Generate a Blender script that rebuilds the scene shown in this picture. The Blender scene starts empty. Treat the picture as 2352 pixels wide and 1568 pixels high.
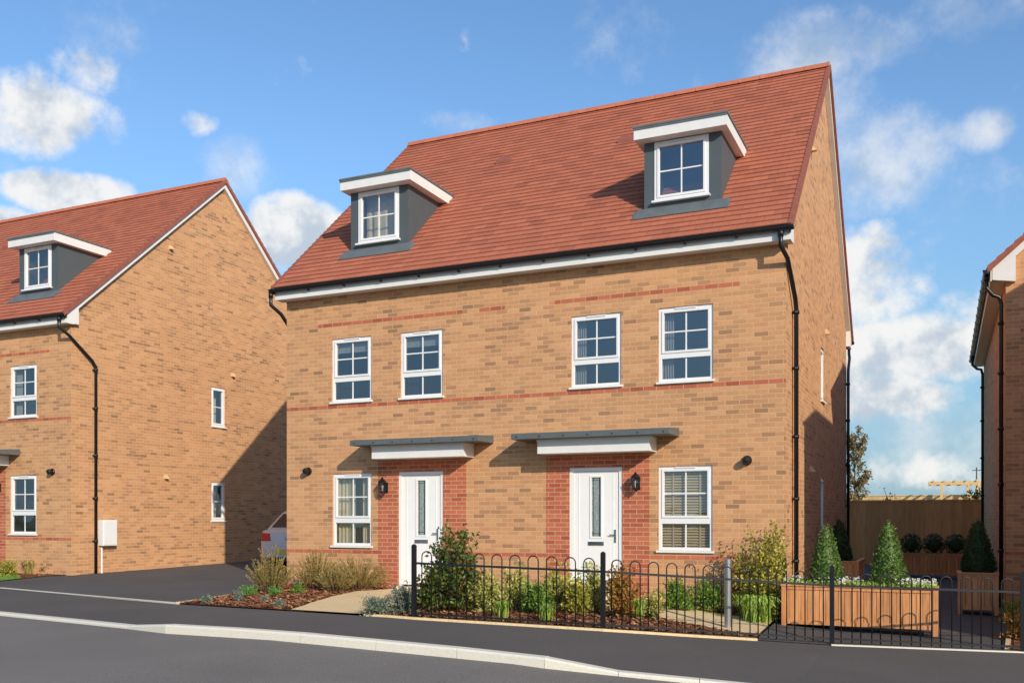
import bpy, bmesh, math, random
from mathutils import Vector, Matrix
random.seed(7)
C = bpy.context.scene.collection
R = math.radians
PI = math.pi
# ------------------------------------------------------------------ camera model
FPX, CX, HY, YAW = 2170.0, 1176.0, 1188.0, R(24.6)
H = 1.70
FW = Vector((-math.sin(YAW), math.cos(YAW), 0)); RT = Vector((math.cos(YAW), math.sin(YAW), 0))
def ray(px, py): return FW + RT*((px-CX)/FPX) + Vector((0,0,(HY-py)/FPX))
KX = [(-7,-1.37),(-4,-1.46),(-1.35,-1.65),(1,-1.72)]
KY = [(12,0),(15,.04),(25,.16)]
def pl(k, x):
    if x <= k[0][0]: return k[0][1]
    for (a,b),(c,d) in zip(k, k[1:]):
        if x <= c: return b+(d-b)*(x-a)/(c-a)
    return k[-1][1]
def gz(x, y): return pl(KX,x)+pl(KY,y)
def g(px, py, off=0):
    d = ray(px,py); t = 12
    for _ in range(60):
        t = .5*t+.5*(gz(d.x*t,d.y*t)+off)/d.z
    return (d.x*t, d.y*t)
def depth(x,y): return FW.x*x+FW.y*y
cam = bpy.data.cameras.new('camera'); co = bpy.data.objects.new('camera', cam); C.objects.link(co)
co.location = (0,0,H); co.rotation_euler = (R(90),0,YAW)
cam.sensor_width = 36; cam.lens = 36*FPX/2352; cam.shift_y = (HY-784)/2352; cam.clip_end = 3000
bpy.context.scene.camera = co
bpy.context.scene.view_settings.view_transform = 'Standard'
bpy.context.scene.view_settings.look = 'None'
# ------------------------------------------------------------------ node helpers
def s2l(c):
    return tuple(((v/255)/12.92 if v/255 <= .04045 else ((v/255+.055)/1.055)**2.4) for v in c)+(1,)
class NT:
    def __init__(s, nt): s.nt = nt
    def n(s, t, **k):
        x = s.nt.nodes.new(t)
        for a,b in k.items(): setattr(x,a,b)
        return x
    def l(s, a, b): s.nt.links.new(a,b)
    def put(s, sock, v):
        if isinstance(v, bpy.types.NodeSocket): s.l(v, sock)
        else: sock.default_value = v
    def m(s, op, a, b=None, c=None, clamp=False):
        x = s.n('ShaderNodeMath', operation=op, use_clamp=clamp); s.put(x.inputs[0], a)
        if b is not None: s.put(x.inputs[1], b)
        if c is not None: s.put(x.inputs[2], c)
        return x.outputs[0]
    def mix(s, f, a, b, bt='MIX'):
        x = s.n('ShaderNodeMix', data_type='RGBA', blend_type=bt)
        s.put(x.inputs[0], f); s.put(x.inputs[6], a); s.put(x.inputs[7], b); return x.outputs[2]
    def ramp(s, f, stops, interp='LINEAR'):
        x = s.n('ShaderNodeValToRGB'); cr = x.color_ramp; cr.interpolation = interp
        while len(cr.elements) < len(stops): cr.elements.new(.5)
        for e,(p,c) in zip(cr.elements, stops): e.position = p; e.color = c
        s.put(x.inputs[0], f); return x.outputs[0]
    def rng(s, v, a, b, c, d, smooth=False):
        x = s.n('ShaderNodeMapRange'); x.clamp = True
        if smooth: x.interpolation_type = 'SMOOTHSTEP'
        s.put(x.inputs[0], v)
        for i,q in enumerate((a,b,c,d)): s.put(x.inputs[i+1], q)
        return x.outputs[0]
    def noise(s, vec, sc, det=3, rough=.55, dims='3D'):
        x = s.n('ShaderNodeTexNoise'); x.noise_dimensions = dims
        if vec is not None: s.l(vec, x.inputs['Vector'])
        x.inputs['Scale'].default_value = sc; x.inputs['Detail'].default_value = det; x.inputs['Roughness'].default_value = rough
        return x.outputs[0]
    def grey(s, v):
        cc = s.n('ShaderNodeCombineColor'); [s.l(v, cc.inputs[i]) for i in range(3)]; return cc.outputs[0]
def newmat(name):
    m = bpy.data.materials.new(name); m.use_nodes = True
    t = NT(m.node_tree); p = m.node_tree.nodes['Principled BSDF']
    return m, t, p
def plain(name, rgb, rough=.6, metal=0, spec=.5, var=.06, scale=6, bump=0):
    m,t,p = newmat(name); tc = t.n('ShaderNodeTexCoord'); c = s2l(rgb)
    nz = t.noise(tc.outputs['Object'], scale, 3)
    t.l(t.mix(1.0, c, t.grey(t.rng(nz,.3,.7,1-var,1+var)), 'MULTIPLY'), p.inputs['Base Color'])
    p.inputs['Roughness'].default_value = rough; p.inputs['Metallic'].default_value = metal
    p.inputs['Specular IOR Level'].default_value = spec
    return m
def brick(name, stops, mortar, bu=.225, bv=.075):
    m,t,p = newmat(name); tc = t.n('ShaderNodeTexCoord'); sp = t.n('ShaderNodeSeparateXYZ'); t.l(tc.outputs['Object'], sp.inputs[0])
    ge = t.n('ShaderNodeNewGeometry'); sn = t.n('ShaderNodeSeparateXYZ'); t.l(ge.outputs['True Normal'], sn.inputs[0])
    sel = t.m('GREATER_THAN', t.m('ABSOLUTE', sn.outputs[0]), .5)
    u = t.m('ADD', t.m('MULTIPLY', sp.outputs[0], t.m('SUBTRACT',1.0,sel)), t.m('MULTIPLY', sp.outputs[1], sel))
    v = t.m('DIVIDE', sp.outputs[2], bv)
    row = t.m('FLOOR', v); odd = t.m('FRACT', t.m('MULTIPLY', row, .5))
    uu = t.m('ADD', t.m('DIVIDE', u, bu), odd); col = t.m('FLOOR', uu)
    fu = t.m('FRACT', uu); fv = t.m('FRACT', v)
    du = t.m('MULTIPLY', t.m('MINIMUM', fu, t.m('SUBTRACT',1.0,fu)), bu)
    dv = t.m('MULTIPLY', t.m('MINIMUM', fv, t.m('SUBTRACT',1.0,fv)), bv)
    fine = t.noise(tc.outputs['Object'], 30, 3)
    d = t.m('ADD', t.m('MINIMUM', du, dv), t.m('MULTIPLY', t.m('SUBTRACT', fine, .5), .004))
    mask = t.rng(d, .0030, .0062, 0, 1)
    cb = t.n('ShaderNodeCombineXYZ'); t.l(col, cb.inputs[0]); t.l(row, cb.inputs[1]); t.l(sel, cb.inputs[2])
    wn = t.n('ShaderNodeTexWhiteNoise'); wn.noise_dimensions = '3D'; t.l(cb.outputs[0], wn.inputs['Vector'])
    bc = t.ramp(wn.outputs['Value'], stops)
    big = t.noise(tc.outputs['Object'], .5, 2)
    k = t.m('MULTIPLY', t.rng(big,.3,.7,.95,1.05), t.rng(fine,.25,.75,.88,1.1))
    bc = t.mix(1.0, bc, t.grey(k), 'MULTIPLY')
    t.l(t.mix(mask, mortar, bc), p.inputs['Base Color'])
    p.inputs['Roughness'].default_value = .88; p.inputs['Specular IOR Level'].default_value = .2
    b = t.n('ShaderNodeBump'); b.inputs['Strength'].default_value = .6; b.inputs['Distance'].default_value = .004
    t.l(mask, b.inputs['Height']); t.l(b.outputs[0], p.inputs['Normal'])
    return m
def tile(name, axis, z0, dz, stops, w=.27):
    m,t,p = newmat(name); tc = t.n('ShaderNodeTexCoord'); sp = t.n('ShaderNodeSeparateXYZ'); t.l(tc.outputs['Object'], sp.inputs[0])
    v = t.m('DIVIDE', t.m('SUBTRACT', sp.outputs[2], z0), dz); row = t.m('FLOOR', v)
    odd = t.m('FRACT', t.m('MULTIPLY', row, .5))
    uu = t.m('ADD', t.m('DIVIDE', sp.outputs[axis], w), odd); col = t.m('FLOOR', uu); fu = t.m('FRACT', uu)
    du = t.m('MULTIPLY', t.m('MINIMUM', fu, t.m('SUBTRACT',1.0,fu)), w)
    mask = t.rng(du, .002, .006, 0, 1)
    cb = t.n('ShaderNodeCombineXYZ'); t.l(col, cb.inputs[0]); t.l(row, cb.inputs[1])
    wn = t.n('ShaderNodeTexWhiteNoise'); t.l(cb.outputs[0], wn.inputs['Vector'])
    bc = t.ramp(wn.outputs['Value'], stops)
    fine = t.noise(tc.outputs['Object'], 22, 3)
    low = t.rng(t.m('FRACT', v), 0.0, .16, .80, 1.0)
    k = t.m('MULTIPLY', t.m('MULTIPLY', t.rng(fine,.25,.75,.94,1.05), t.rng(mask,0,1,.66,1)), 1.0)
    t.l(t.mix(1.0, bc, t.grey(k), 'MULTIPLY'), p.inputs['Base Color'])
    p.inputs['Roughness'].default_value = .85; p.inputs['Specular IOR Level'].default_value = .2
    return m
def leafmat(name, cols, trans=.3, rough=.55):
    m,t,p = newmat(name); ge = t.n('ShaderNodeNewGeometry')
    st = [(i/(len(cols)-1), s2l(c)) for i,c in enumerate(cols)]
    c = t.ramp(ge.outputs['Random Per Island'], st)
    t.l(c, p.inputs['Base Color']); p.inputs['Roughness'].default_value = rough; p.inputs['Specular IOR Level'].default_value = .35
    if trans:
        tr = t.n('ShaderNodeBsdfTranslucent'); t.l(c, tr.inputs[0]); mx = t.n('ShaderNodeMixShader'); mx.inputs[0].default_value = trans
        t.l(p.outputs[0], mx.inputs[1]); t.l(tr.outputs[0], mx.inputs[2])
        t.l(mx.outputs[0], [x for x in m.node_tree.nodes if x.bl_idname=='ShaderNodeOutputMaterial'][0].inputs[0])
    return m
def speck(name, c1, c2, scale, rough=.9, bump=.004, big=.12):
    m,t,p = newmat(name); tc = t.n('ShaderNodeTexCoord')
    f = t.noise(tc.outputs['Object'], scale, 2, .7); bg = t.noise(tc.outputs['Object'], .6, 4)
    c = t.mix(t.rng(f,.35,.65,0,1), s2l(c1), s2l(c2))
    t.l(t.mix(1.0, c, t.grey(t.rng(bg,.3,.7,1-big,1+big)), 'MULTIPLY'), p.inputs['Base Color'])
    p.inputs['Roughness'].default_value = rough; p.inputs['Specular IOR Level'].default_value = .3
    b = t.n('ShaderNodeBump'); b.inputs['Strength'].default_value = .8; b.inputs['Distance'].default_value = bump
    t.l(f, b.inputs['Height']); t.l(b.outputs[0], p.inputs['Normal'])
    return m
def glassmat(name, k=.30, tint=(.86,.90,.96,1)):
    m,t,p = newmat(name); m.node_tree.nodes.remove(p)
    tr = t.n('ShaderNodeBsdfTransparent'); tr.inputs[0].default_value = (.76,.79,.80,1)
    gl = t.n('ShaderNodeBsdfGlossy'); gl.inputs['Roughness'].default_value = .02; gl.inputs[0].default_value = tint
    tc = t.n('ShaderNodeTexCoord'); b = t.n('ShaderNodeBump'); b.inputs['Strength'].default_value = .10; b.inputs['Distance'].default_value = .05
    t.l(t.noise(tc.outputs['Object'], 2.2, 1), b.inputs['Height']); t.l(b.outputs[0], gl.inputs['Normal'])
    lw = t.n('ShaderNodeLayerWeight'); lw.inputs[0].default_value = .5
    fc = t.m('MULTIPLY', t.m('POWER', lw.outputs['Facing'], 4.0), .6)
    mx = t.n('ShaderNodeMixShader'); t.l(t.m('ADD', fc, k, clamp=True), mx.inputs[0])
    t.l(tr.outputs[0], mx.inputs[1]); t.l(gl.outputs[0], mx.inputs[2])
    t.l(mx.outputs[0], [x for x in m.node_tree.nodes if x.bl_idname=='ShaderNodeOutputMaterial'][0].inputs[0])
    return m
# ------------------------------------------------------------------ mesh builder (z is relative to eye level, H added on build)
class MB:
    def __init__(s): s.v=[]; s.f=[]
    def quad(s, *p):
        b=len(s.v); s.v += [tuple(q) for q in p]; s.f.append(tuple(range(b,b+len(p))))
    def box(s, x0,x1,y0,y1,z0,z1, T=None):
        if x0>x1: x0,x1=x1,x0
        if y0>y1: y0,y1=y1,y0
        if z0>z1: z0,z1=z1,z0
        c=[(x,y,z) for z in (z0,z1) for y in (y0,y1) for x in (x0,x1)]
        if T: c=[T(*q) for q in c]
        b=len(s.v); s.v += c
        s.f += [tuple(b+i for i in q) for q in ((0,2,3,1),(4,5,7,6),(0,1,5,4),(2,6,7,3),(0,4,6,2),(1,3,7,5))]
    def hexa(s, c):
        b=len(s.v); s.v += [tuple(q) for q in c]
        s.f += [tuple(b+i for i in q) for q in ((3,2,1,0),(4,5,6,7),(0,1,5,4),(1,2,6,5),(2,3,7,6),(3,0,4,7))]
    def prism(s, prof, axis, a, b_, cap=True, closed=True):
        n=len(prof); b=len(s.v)
        for w in (a,b_):
            for (p,q) in prof: s.v.append((w,p,q) if axis==0 else (p,w,q))
        rg = range(n) if closed else range(n-1)
        for i in rg: j=(i+1)%n; s.f.append((b+i,b+j,b+n+j,b+n+i))
        if cap and closed: s.f += [tuple(b+i for i in range(n)), tuple(b+n+i for i in reversed(range(n)))]
    def tube(s, pts, r, seg=8, r2=None, cap=True):
        pts=[Vector(p) for p in pts]; n=len(pts); b=len(s.v); rr=r2 if r2 is not None else r
        up=None
        for i,p in enumerate(pts):
            if i==0: d=pts[1]-p
            elif i==n-1: d=p-pts[-2]
            else: d=(pts[i+1]-p).normalized()+(p-pts[i-1]).normalized()
            if d.length<1e-9: d=Vector((0,0,1))
            d.normalize()
            if up is None: up=Vector((0,0,1)) if abs(d.z)<.9 else Vector((0,1,0))
            a=d.cross(up)
            if a.length<1e-4: a=d.cross(Vector((1,0,0)))
            a.normalize(); c=a.cross(d); up=c
            q=r+(rr-r)*i/(n-1)
            for k in range(seg):
                w=2*PI*k/seg; s.v.append(tuple(p+a*(q*math.cos(w))+c*(q*math.sin(w))))
        for i in range(n-1):
            for k in range(seg):
                k2=(k+1)%seg; s.f.append((b+i*seg+k,b+i*seg+k2,b+(i+1)*seg+k2,b+(i+1)*seg+k))
        if cap: s.f += [tuple(b+k for k in reversed(range(seg))), tuple(b+(n-1)*seg+k for k in range(seg))]
    def lathe(s, c, prof, seg=16, axis='z', ph=0):
        b=len(s.v); n=len(prof)
        for (r,z) in prof:
            for k in range(seg):
                w=2*PI*k/seg+ph; x=r*math.cos(w); y=r*math.sin(w)
                q=(x,y,z) if axis=='z' else ((z,x,y) if axis=='x' else (x,z,y))
                s.v.append((c[0]+q[0],c[1]+q[1],c[2]+q[2]))
        for i in range(n-1):
            for k in range(seg):
                k2=(k+1)%seg; s.f.append((b+i*seg+k,b+i*seg+k2,b+(i+1)*seg+k2,b+(i+1)*seg+k))
        s.f += [tuple(b+k for k in reversed(range(seg))), tuple(b+(n-1)*seg+k for k in range(seg))]
    def build(s, name, mat, parent=None, smooth=False, bevel=0, kind=None):
        q=parent
        while q is not None and q.parent is not None: q=q.parent
        off=Vector((0,0,-H))
        if q is not None: off=Vector(q.location)-Vector((0,0,H))
        me=bpy.data.meshes.new(name); me.from_pydata([(x-off.x,y-off.y,z-off.z) for x,y,z in s.v],[],s.f)
        if not getattr(s,'leafy',False):
            bm=bmesh.new(); bm.from_mesh(me); bmesh.ops.recalc_face_normals(bm, faces=bm.faces); bm.to_mesh(me); bm.free()
        me.materials.append(mat)
        if smooth: me.polygons.foreach_set('use_smooth',[True]*len(me.polygons))
        o=bpy.data.objects.new(name, me); C.objects.link(o)
        if parent is not None: o.parent=parent
        if kind: o['kind']=kind
        if bevel:
            bv=o.modifiers.new('bevel','BEVEL'); bv.width=bevel; bv.segments=2; bv.limit_method='ANGLE'
        return o
def empty(name, x,y,z, label, cat, group=None):
    o=bpy.data.objects.new(name,None); C.objects.link(o); o.location=(x,y,z+H); o.empty_display_size=.2
    return tag(o,label,cat,group)
def tag(o,label,cat,group=None,kind=None):
    o['label']=label; o['category']=cat
    if group: o['group']=group
    if kind: o['kind']=kind
    return o
def copy_tree(o, parent=None):
    c=o.copy(); C.objects.link(c); c.parent=parent
    for ch in list(o.children): copy_tree(ch, c)
    return c
# ------------------------------------------------------------------ materials
BUFF=brick('buff_brick',[(0,s2l((154,114,84))),(.05,s2l((174,130,94))),(.14,s2l((192,142,100))),(.5,s2l((202,148,104))),(.82,s2l((211,158,113))),(.94,s2l((194,138,100))),(1,s2l((166,122,90)))], s2l((212,178,138)))
REDB=brick('red_brick',[(0,s2l((166,88,64))),(.3,s2l((182,102,74))),(.7,s2l((196,114,82))),(1,s2l((172,92,66)))], s2l((208,172,140)))
WHITE=plain('white_upvc',(234,232,228),.35,var=.02)
WPAINT=plain('white_fascia',(230,227,220),.5,var=.03)
DOORM=plain('white_door',(238,236,232),.4,var=.02)
BLACK=plain('black_plastic',(26,26,28),.35,var=.1)
IRON=plain('black_iron',(22,22,23),.45,var=.15,scale=30)
LEAD=plain('grey_cladding',(80,88,90),.55,var=.05,scale=3)
LEADT=plain('lead_roof',(98,105,106),.6,var=.12,scale=5)
CANOPY=plain('canopy_grey',(94,99,98),.5,var=.08,scale=8)
CREAM=plain('cream_plastic',(222,192,140),.5)
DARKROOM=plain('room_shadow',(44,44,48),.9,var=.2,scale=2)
CURT=plain('curtain_cloth',(150,147,142),.9,var=.12,scale=20)
NETC=plain('pale_curtain_cloth',(222,206,168),.9,var=.1,scale=20)
BLINDC=plain('blind_slats',(220,194,146),.6,var=.05)
CHROME=plain('chrome',(190,190,190),.2,metal=1)
STEEL=plain('brushed_steel',(176,176,174),.35,metal=.8,var=.08)
GLASS=glassmat('window_glass',.20)
GLASSD=glassmat('lantern_clear_glass',.12)
DGL=plain('door_glazing',(140,150,146),.15,var=.3,scale=24)
TS=[(0,s2l((164,98,76))),(.12,s2l((174,104,80))),(.6,s2l((181,109,83))),(.92,s2l((187,114,87))),(1,s2l((160,96,74)))]
ASPH=speck('road_asphalt',(98,92,86),(142,134,125),110,.9,.003,.10)
ASPH2=speck('footway_asphalt',(74,69,66),(108,102,96),130,.9,.002,.10)
ASPH3=speck('drive_asphalt',(70,67,66),(104,100,96),120,.9,.002,.12)
KERB=speck('kerb_concrete',(212,204,186),(226,218,200),60,.85,.001,.03)
PAVE=speck('cream_paving',(216,186,138),(236,208,160),30,.85,.002,.06)
MULCH=speck('bark_ground',(86,54,36),(140,92,60),25,.95,.03,.2)
CHIPM=leafmat('bark_chip',[(86,52,34),(140,88,58),(172,114,78),(108,68,46),(200,150,108)],.0,.9)
GRND=speck('field_ground',(96,100,60),(120,116,76),6,.95,.03,.2)
GRASS=leafmat('grass_blades',[(90,130,40),(130,170,60),(110,150,50)],.3)
def woodmat(name,c1,c2,sc=(3,3,40),vr=(.84,1.12)):
    m,t,p=newmat(name); tc=t.n('ShaderNodeTexCoord'); mp=t.n('ShaderNodeMapping'); t.l(tc.outputs['Object'],mp.inputs[0]); mp.inputs['Scale'].default_value=sc
    nz=t.noise(mp.outputs[0],1.0,4); ge=t.n('ShaderNodeNewGeometry')
    c=t.mix(t.rng(nz,.3,.7,0,1),s2l(c1),s2l(c2)); v=t.rng(ge.outputs['Random Per Island'],0,1,*vr)
    t.l(t.mix(1.0,c,t.grey(v),'MULTIPLY'),p.inputs['Base Color']); p.inputs['Roughness'].default_value=.6
    return m
TEAK=woodmat('planter_wood',(190,122,72),(226,160,102),(30,30,3))
FENCEW=woodmat('fence_wood',(214,146,88),(236,172,110),(14,14,2),(.84,1.06))
PALEW=woodmat('pale_wood',(216,180,120),(232,200,146),(20,20,2))
SOIL=plain('soil',(44,32,24),.95,var=.3,scale=30)
STEM=plain('plant_stem',(110,84,56),.9,var=.2,scale=30)
BARK=plain('tree_bark',(96,80,62),.9,var=.25,scale=20)
# ------------------------------------------------------------------ ground sheets
def sheet(name, pts, off, mat, kind='structure'):
    bm=bmesh.new(); vs=[bm.verts.new((x,y,0)) for x,y in pts]; bm.faces.new(vs)
    bmesh.ops.triangulate(bm, faces=bm.faces)
    for k,_ in KX: bmesh.ops.bisect_plane(bm, geom=bm.verts[:]+bm.edges[:]+bm.faces[:], plane_co=(k,0,0), plane_no=(1,0,0))
    for k,_ in KY: bmesh.ops.bisect_plane(bm, geom=bm.verts[:]+bm.edges[:]+bm.faces[:], plane_co=(0,k,0), plane_no=(0,1,0))
    for v in bm.verts: v.co.z=gz(v.co.x,v.co.y)+off+H
    bmesh.ops.recalc_face_normals(bm, faces=bm.faces)
    for f in bm.faces:
        if f.normal.z<0: f.normal_flip()
    me=bpy.data.meshes.new(name); bm.to_mesh(me); bm.free(); me.materials.append(mat)
    o=bpy.data.objects.new(name,me); C.objects.link(o); o['kind']=kind; return o
sheet('ground',[(-900,-900),(900,-900),(900,1500),(-900,1500)],-.06,GRND)
kf=[g(-700,1350,-.03),g(0,1413,-.03),g(290,1443,-.03),g(380,1454,-.03),g(1250,1534,-.03),g(1420,1552,-.03),g(1800,1590,-.03),(4,10.6),(12,13)]
kf=[(kf[0][0]-40,kf[0][1]+8)]+kf+[(60,26)]
def offs(line,d):
    out=[]
    for i,p in enumerate(line):
        a=Vector(line[max(0,i-1)]); b=Vector(line[min(len(line)-1,i+1)]); t=(b-a).normalized(); n=Vector((-t.y,t.x)); out.append((p[0]+n.x*d,p[1]+n.y*d))
    return out
sheet('road', kf+[(60,-60),(-60,-60)], -.03, ASPH)
back=[g(-700,1312),g(0,1352),g(410,1387),g(830,1413),g(950,1421),g(1385,1448),g(1740,1470),g(1910,1481),g(2352,1499),(3.4,14.3)]
sheet('pavement', offs(kf,.08)+[(60,30),(20,20)]+list(reversed(back))+[(-60,20)], 0, ASPH2)
hs=[.010,.010,.010,.010,.075,.075,.010,.010,.010,.010,.010,.010][:len(kf)]
def dense(l, n=6):
    out=[]
    for a,b in zip(l,l[1:]):
        for i in range(n): out.append(tuple(a[j]+(b[j]-a[j])*i/n for j in range(len(a))))
    return out+[l[-1]]
mb=MB(); acc=0; pts=[(p[0],p[1],h) for p,h in zip(kf,hs)]
for a,b in zip(pts,pts[1:]):
    A=Vector(a[:2]); B=Vector(b[:2]); L=(B-A).length; u=(B-A)/L; nn=Vector((-u.y,u.x))
    if L>20 : n=4
    else: n=max(1,round(L/.9))
    for i in range(n):
        s0,s1=L*i/n+.003,L*(i+1)/n-.003; p0=A+u*s0; p1=A+u*s1; h0=a[2]+(b[2]-a[2])*i/n; h1=a[2]+(b[2]-a[2])*(i+1)/n
        m4=[]
        for (p,h) in ((p0,h0),(p1,h1)):
            z=gz(p.x,p.y); q=p+nn*.14; e=p+nn*.02
            m4.append([(p.x,p.y,z-.06),(p.x,p.y,z+h-.02),(e.x,e.y,z+h),(q.x,q.y,z+h),(q.x,q.y,z-.05)])
        for k in range(5):
            j=(k+1)%5; mb.quad(m4[0][k],m4[1][k],m4[1][j],m4[0][j])
        mb.quad(*m4[0]); mb.quad(*reversed(m4[1]))
ko=mb.build('kerb',KERB,kind='structure')
sheet('driveway_left',[g(-300,1349),g(0,1351),g(410,1386),g(700,1404),(-11.75,14.5),(-11.75,45),(-18.2,45),(-18.2,15.4),(-24,15.4)],.004,ASPH3)
sheet('driveway_right',[g(1735,1469),g(1910,1480),g(2318,1496),(1.05,18),(1.05,45),(-2.3,45),(-2.3,15.0)],.004,ASPH3)
bed1=[g(412,1386),g(520,1370),g(600,1357),(-11.95,15.0),(-11.75,15.12),(-8.2,15.12),(-8.3,14.6),g(720,1382),g(665,1402)]
sheet('flower_bed_left',bed1,.015,MULCH)
bed2=[g(835,1412),g(930,1385),g(1010,1352),(-8.2,15.12),(-2.24,15.12),g(1775,1425),g(1738,1466),g(1385,1446),g(950,1419)]
sheet('flower_bed_middle',bed2,.015,MULCH)
path1=[g(668,1402),g(715,1386),g(765,1371),g(820,1359),(-9.3,14.75),(-9.3,15.09),(-8.2,15.09),g(1010,1354),g(975,1368),g(925,1384),g(870,1400),g(833,1412)]
sheet('path_left',path1,.022,PAVE)
path2=[(-5.9,15.09),(-4.8,15.09),(-4.75,14.75),g(1560,1398),g(1775,1428),g(1738,1463),g(1640,1446),g(1500,1420),(-5.9,14.0)]
sheet('path_right',path2,.022,PAVE)
bed3=[g(-300,1350),g(0,1334),g(48,1330),g(110,1323),g(158,1318),(-18.3,15.3),(-18.3,15.5),(-26,15.5)]
sheet('flower_bed_far_left',bed3,.015,MULCH)
sheet('lawn',[g(-300,1350),g(0,1335),g(46,1330),g(40,1321),g(-300,1326)],.022,plain('lawn_base',(96,138,46),.9,var=.2,scale=20))
bed4=[g(2322,1496),g(2420,1499),(3.6,19.2),(1.0,19.2),(1.05,18)]
sheet('flower_bed_right',bed4,.015,MULCH)
def strip(name,line,w,h,mat):
    m=MB(); o=offs(line,w)
    a=dense([(p[0],p[1],q[0],q[1]) for p,q in zip(line,o)],5)
    for p,q in zip(a,a[1:]):
        z=[gz(p[0],p[1]),gz(q[0],q[1]),gz(q[2],q[3]),gz(p[2],p[3])]
        c=[(p[0],p[1]),(q[0],q[1]),(q[2],q[3]),(p[2],p[3])]
        m.hexa([(*c[i],z[i]-.05) for i in range(4)]+[(*c[i],z[i]+h) for i in range(4)])
    return m.build(name,mat,kind='structure')
strip('edging_kerb',[g(-300,1348),g(0,1350.5),g(410,1386)],.05,.016,KERB)
strip('edging_kerb',[g(410,1386),g(600,1357),(-11.9,14.9)],.05,.03,PAVE)
strip('edging_kerb',[g(1385,1449),g(1740,1471)],.05,.03,PAVE)
strip('edging_kerb',[g(835,1414),g(950,1422),g(1385,1449)],.05,.03,PAVE)
strip('edging_kerb',[g(1910,1482),g(2400,1500)],.05,.016,KERB)
strip('edging_kerb',[g(2320,1494),(1.05,18),(1.05,19.1)],.06,.03,PAVE)
def inpoly(x,y,P):
    r=False
    for i in range(len(P)):
        x1,y1=P[i]; x2,y2=P[i-1]
        if (y1>y)!=(y2>y) and x<(x2-x1)*(y-y1)/(y2-y1)+x1: r=not r
    return r
def chips(name,P,holes,n,label):
    m=MB(); m.leafy=True
    xs=[p[0] for p in P]; ys=[p[1] for p in P]; k=0
    while k<n:
        x=random.uniform(min(xs),max(xs)); y=random.uniform(min(ys),max(ys))
        if not inpoly(x,y,P) or any(inpoly(x,y,h) for h in holes): n-=.3; continue
        k+=1; z=gz(x,y)+.017+random.uniform(0,.02); a=random.uniform(0,2*PI); L=random.uniform(.015,.04); w=L*.4; tl=random.uniform(-.02,.02)
        ca,sa=math.cos(a),math.sin(a)
        m.quad((x-ca*L-sa*w,y-sa*L+ca*w,z-tl),(x-ca*L+sa*w,y-sa*L-ca*w,z),(x+ca*L+sa*w,y+sa*L-ca*w,z+tl+.008),(x+ca*L-sa*w,y+sa*L+ca*w,z+.01))
    o=m.build(name,CHIPM); tag(o,label,'bark mulch',kind='stuff')
chips('bark_mulch',bed1,[path1],6000,'brown bark chips scattered over the left flower bed')
chips('bark_mulch',bed2,[path1,path2],9000,'brown bark chips scattered over the bed behind the railings')
chips('bark_mulch',bed3,[],1200,'brown bark chips in the far left flower bed')
chips('bark_mulch',bed4,[],800,'brown bark chips in the flower bed at the right edge')
# ------------------------------------------------------------------ house
YF,YB,XR,XL=15.1,25.0,-2.236,-11.8
ZE,SL,YE,YRG=4.46,.8876,14.8,20.05
ZR=ZE+SL*(YRG-YE)
def roofz(y): return ZE+SL*(y-YE) if y<=YRG else ZR-SL*(y-YRG)
NC=40
BASE=(-7.0,15.1,-1.36)
TILE=tile('roof_tile',0,ZE-BASE[2]+.008,(ZR-ZE)/NC,TS)
def wall_holes(m, T, u0,u1,z0,z1, holes, rev=.10):
    us=sorted({u0,u1}|{h[0] for h in holes}|{h[1] for h in holes}); zs=sorted({z0,z1}|{h[2] for h in holes}|{h[3] for h in holes})
    for a,b in zip(us,us[1:]):
        for c,d in zip(zs,zs[1:]):
            if any(h[0]<=a and b<=h[1] and h[2]<=c and d<=h[3] for h in holes): continue
            m.quad(T(a,0,c),T(b,0,c),T(b,0,d),T(a,0,d))
    for (a,b,c,d) in holes:
        m.quad(T(a,0,c),T(a,-rev,c),T(a,-rev,d),T(a,0,d)); m.quad(T(b,0,c),T(b,-rev,c),T(b,-rev,d),T(b,0,d))
        m.quad(T(a,0,c),T(b,0,c),T(b,-rev,c),T(a,-rev,c)); m.quad(T(a,0,d),T(b,0,d),T(b,-rev,d),T(a,-rev,d))
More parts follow.
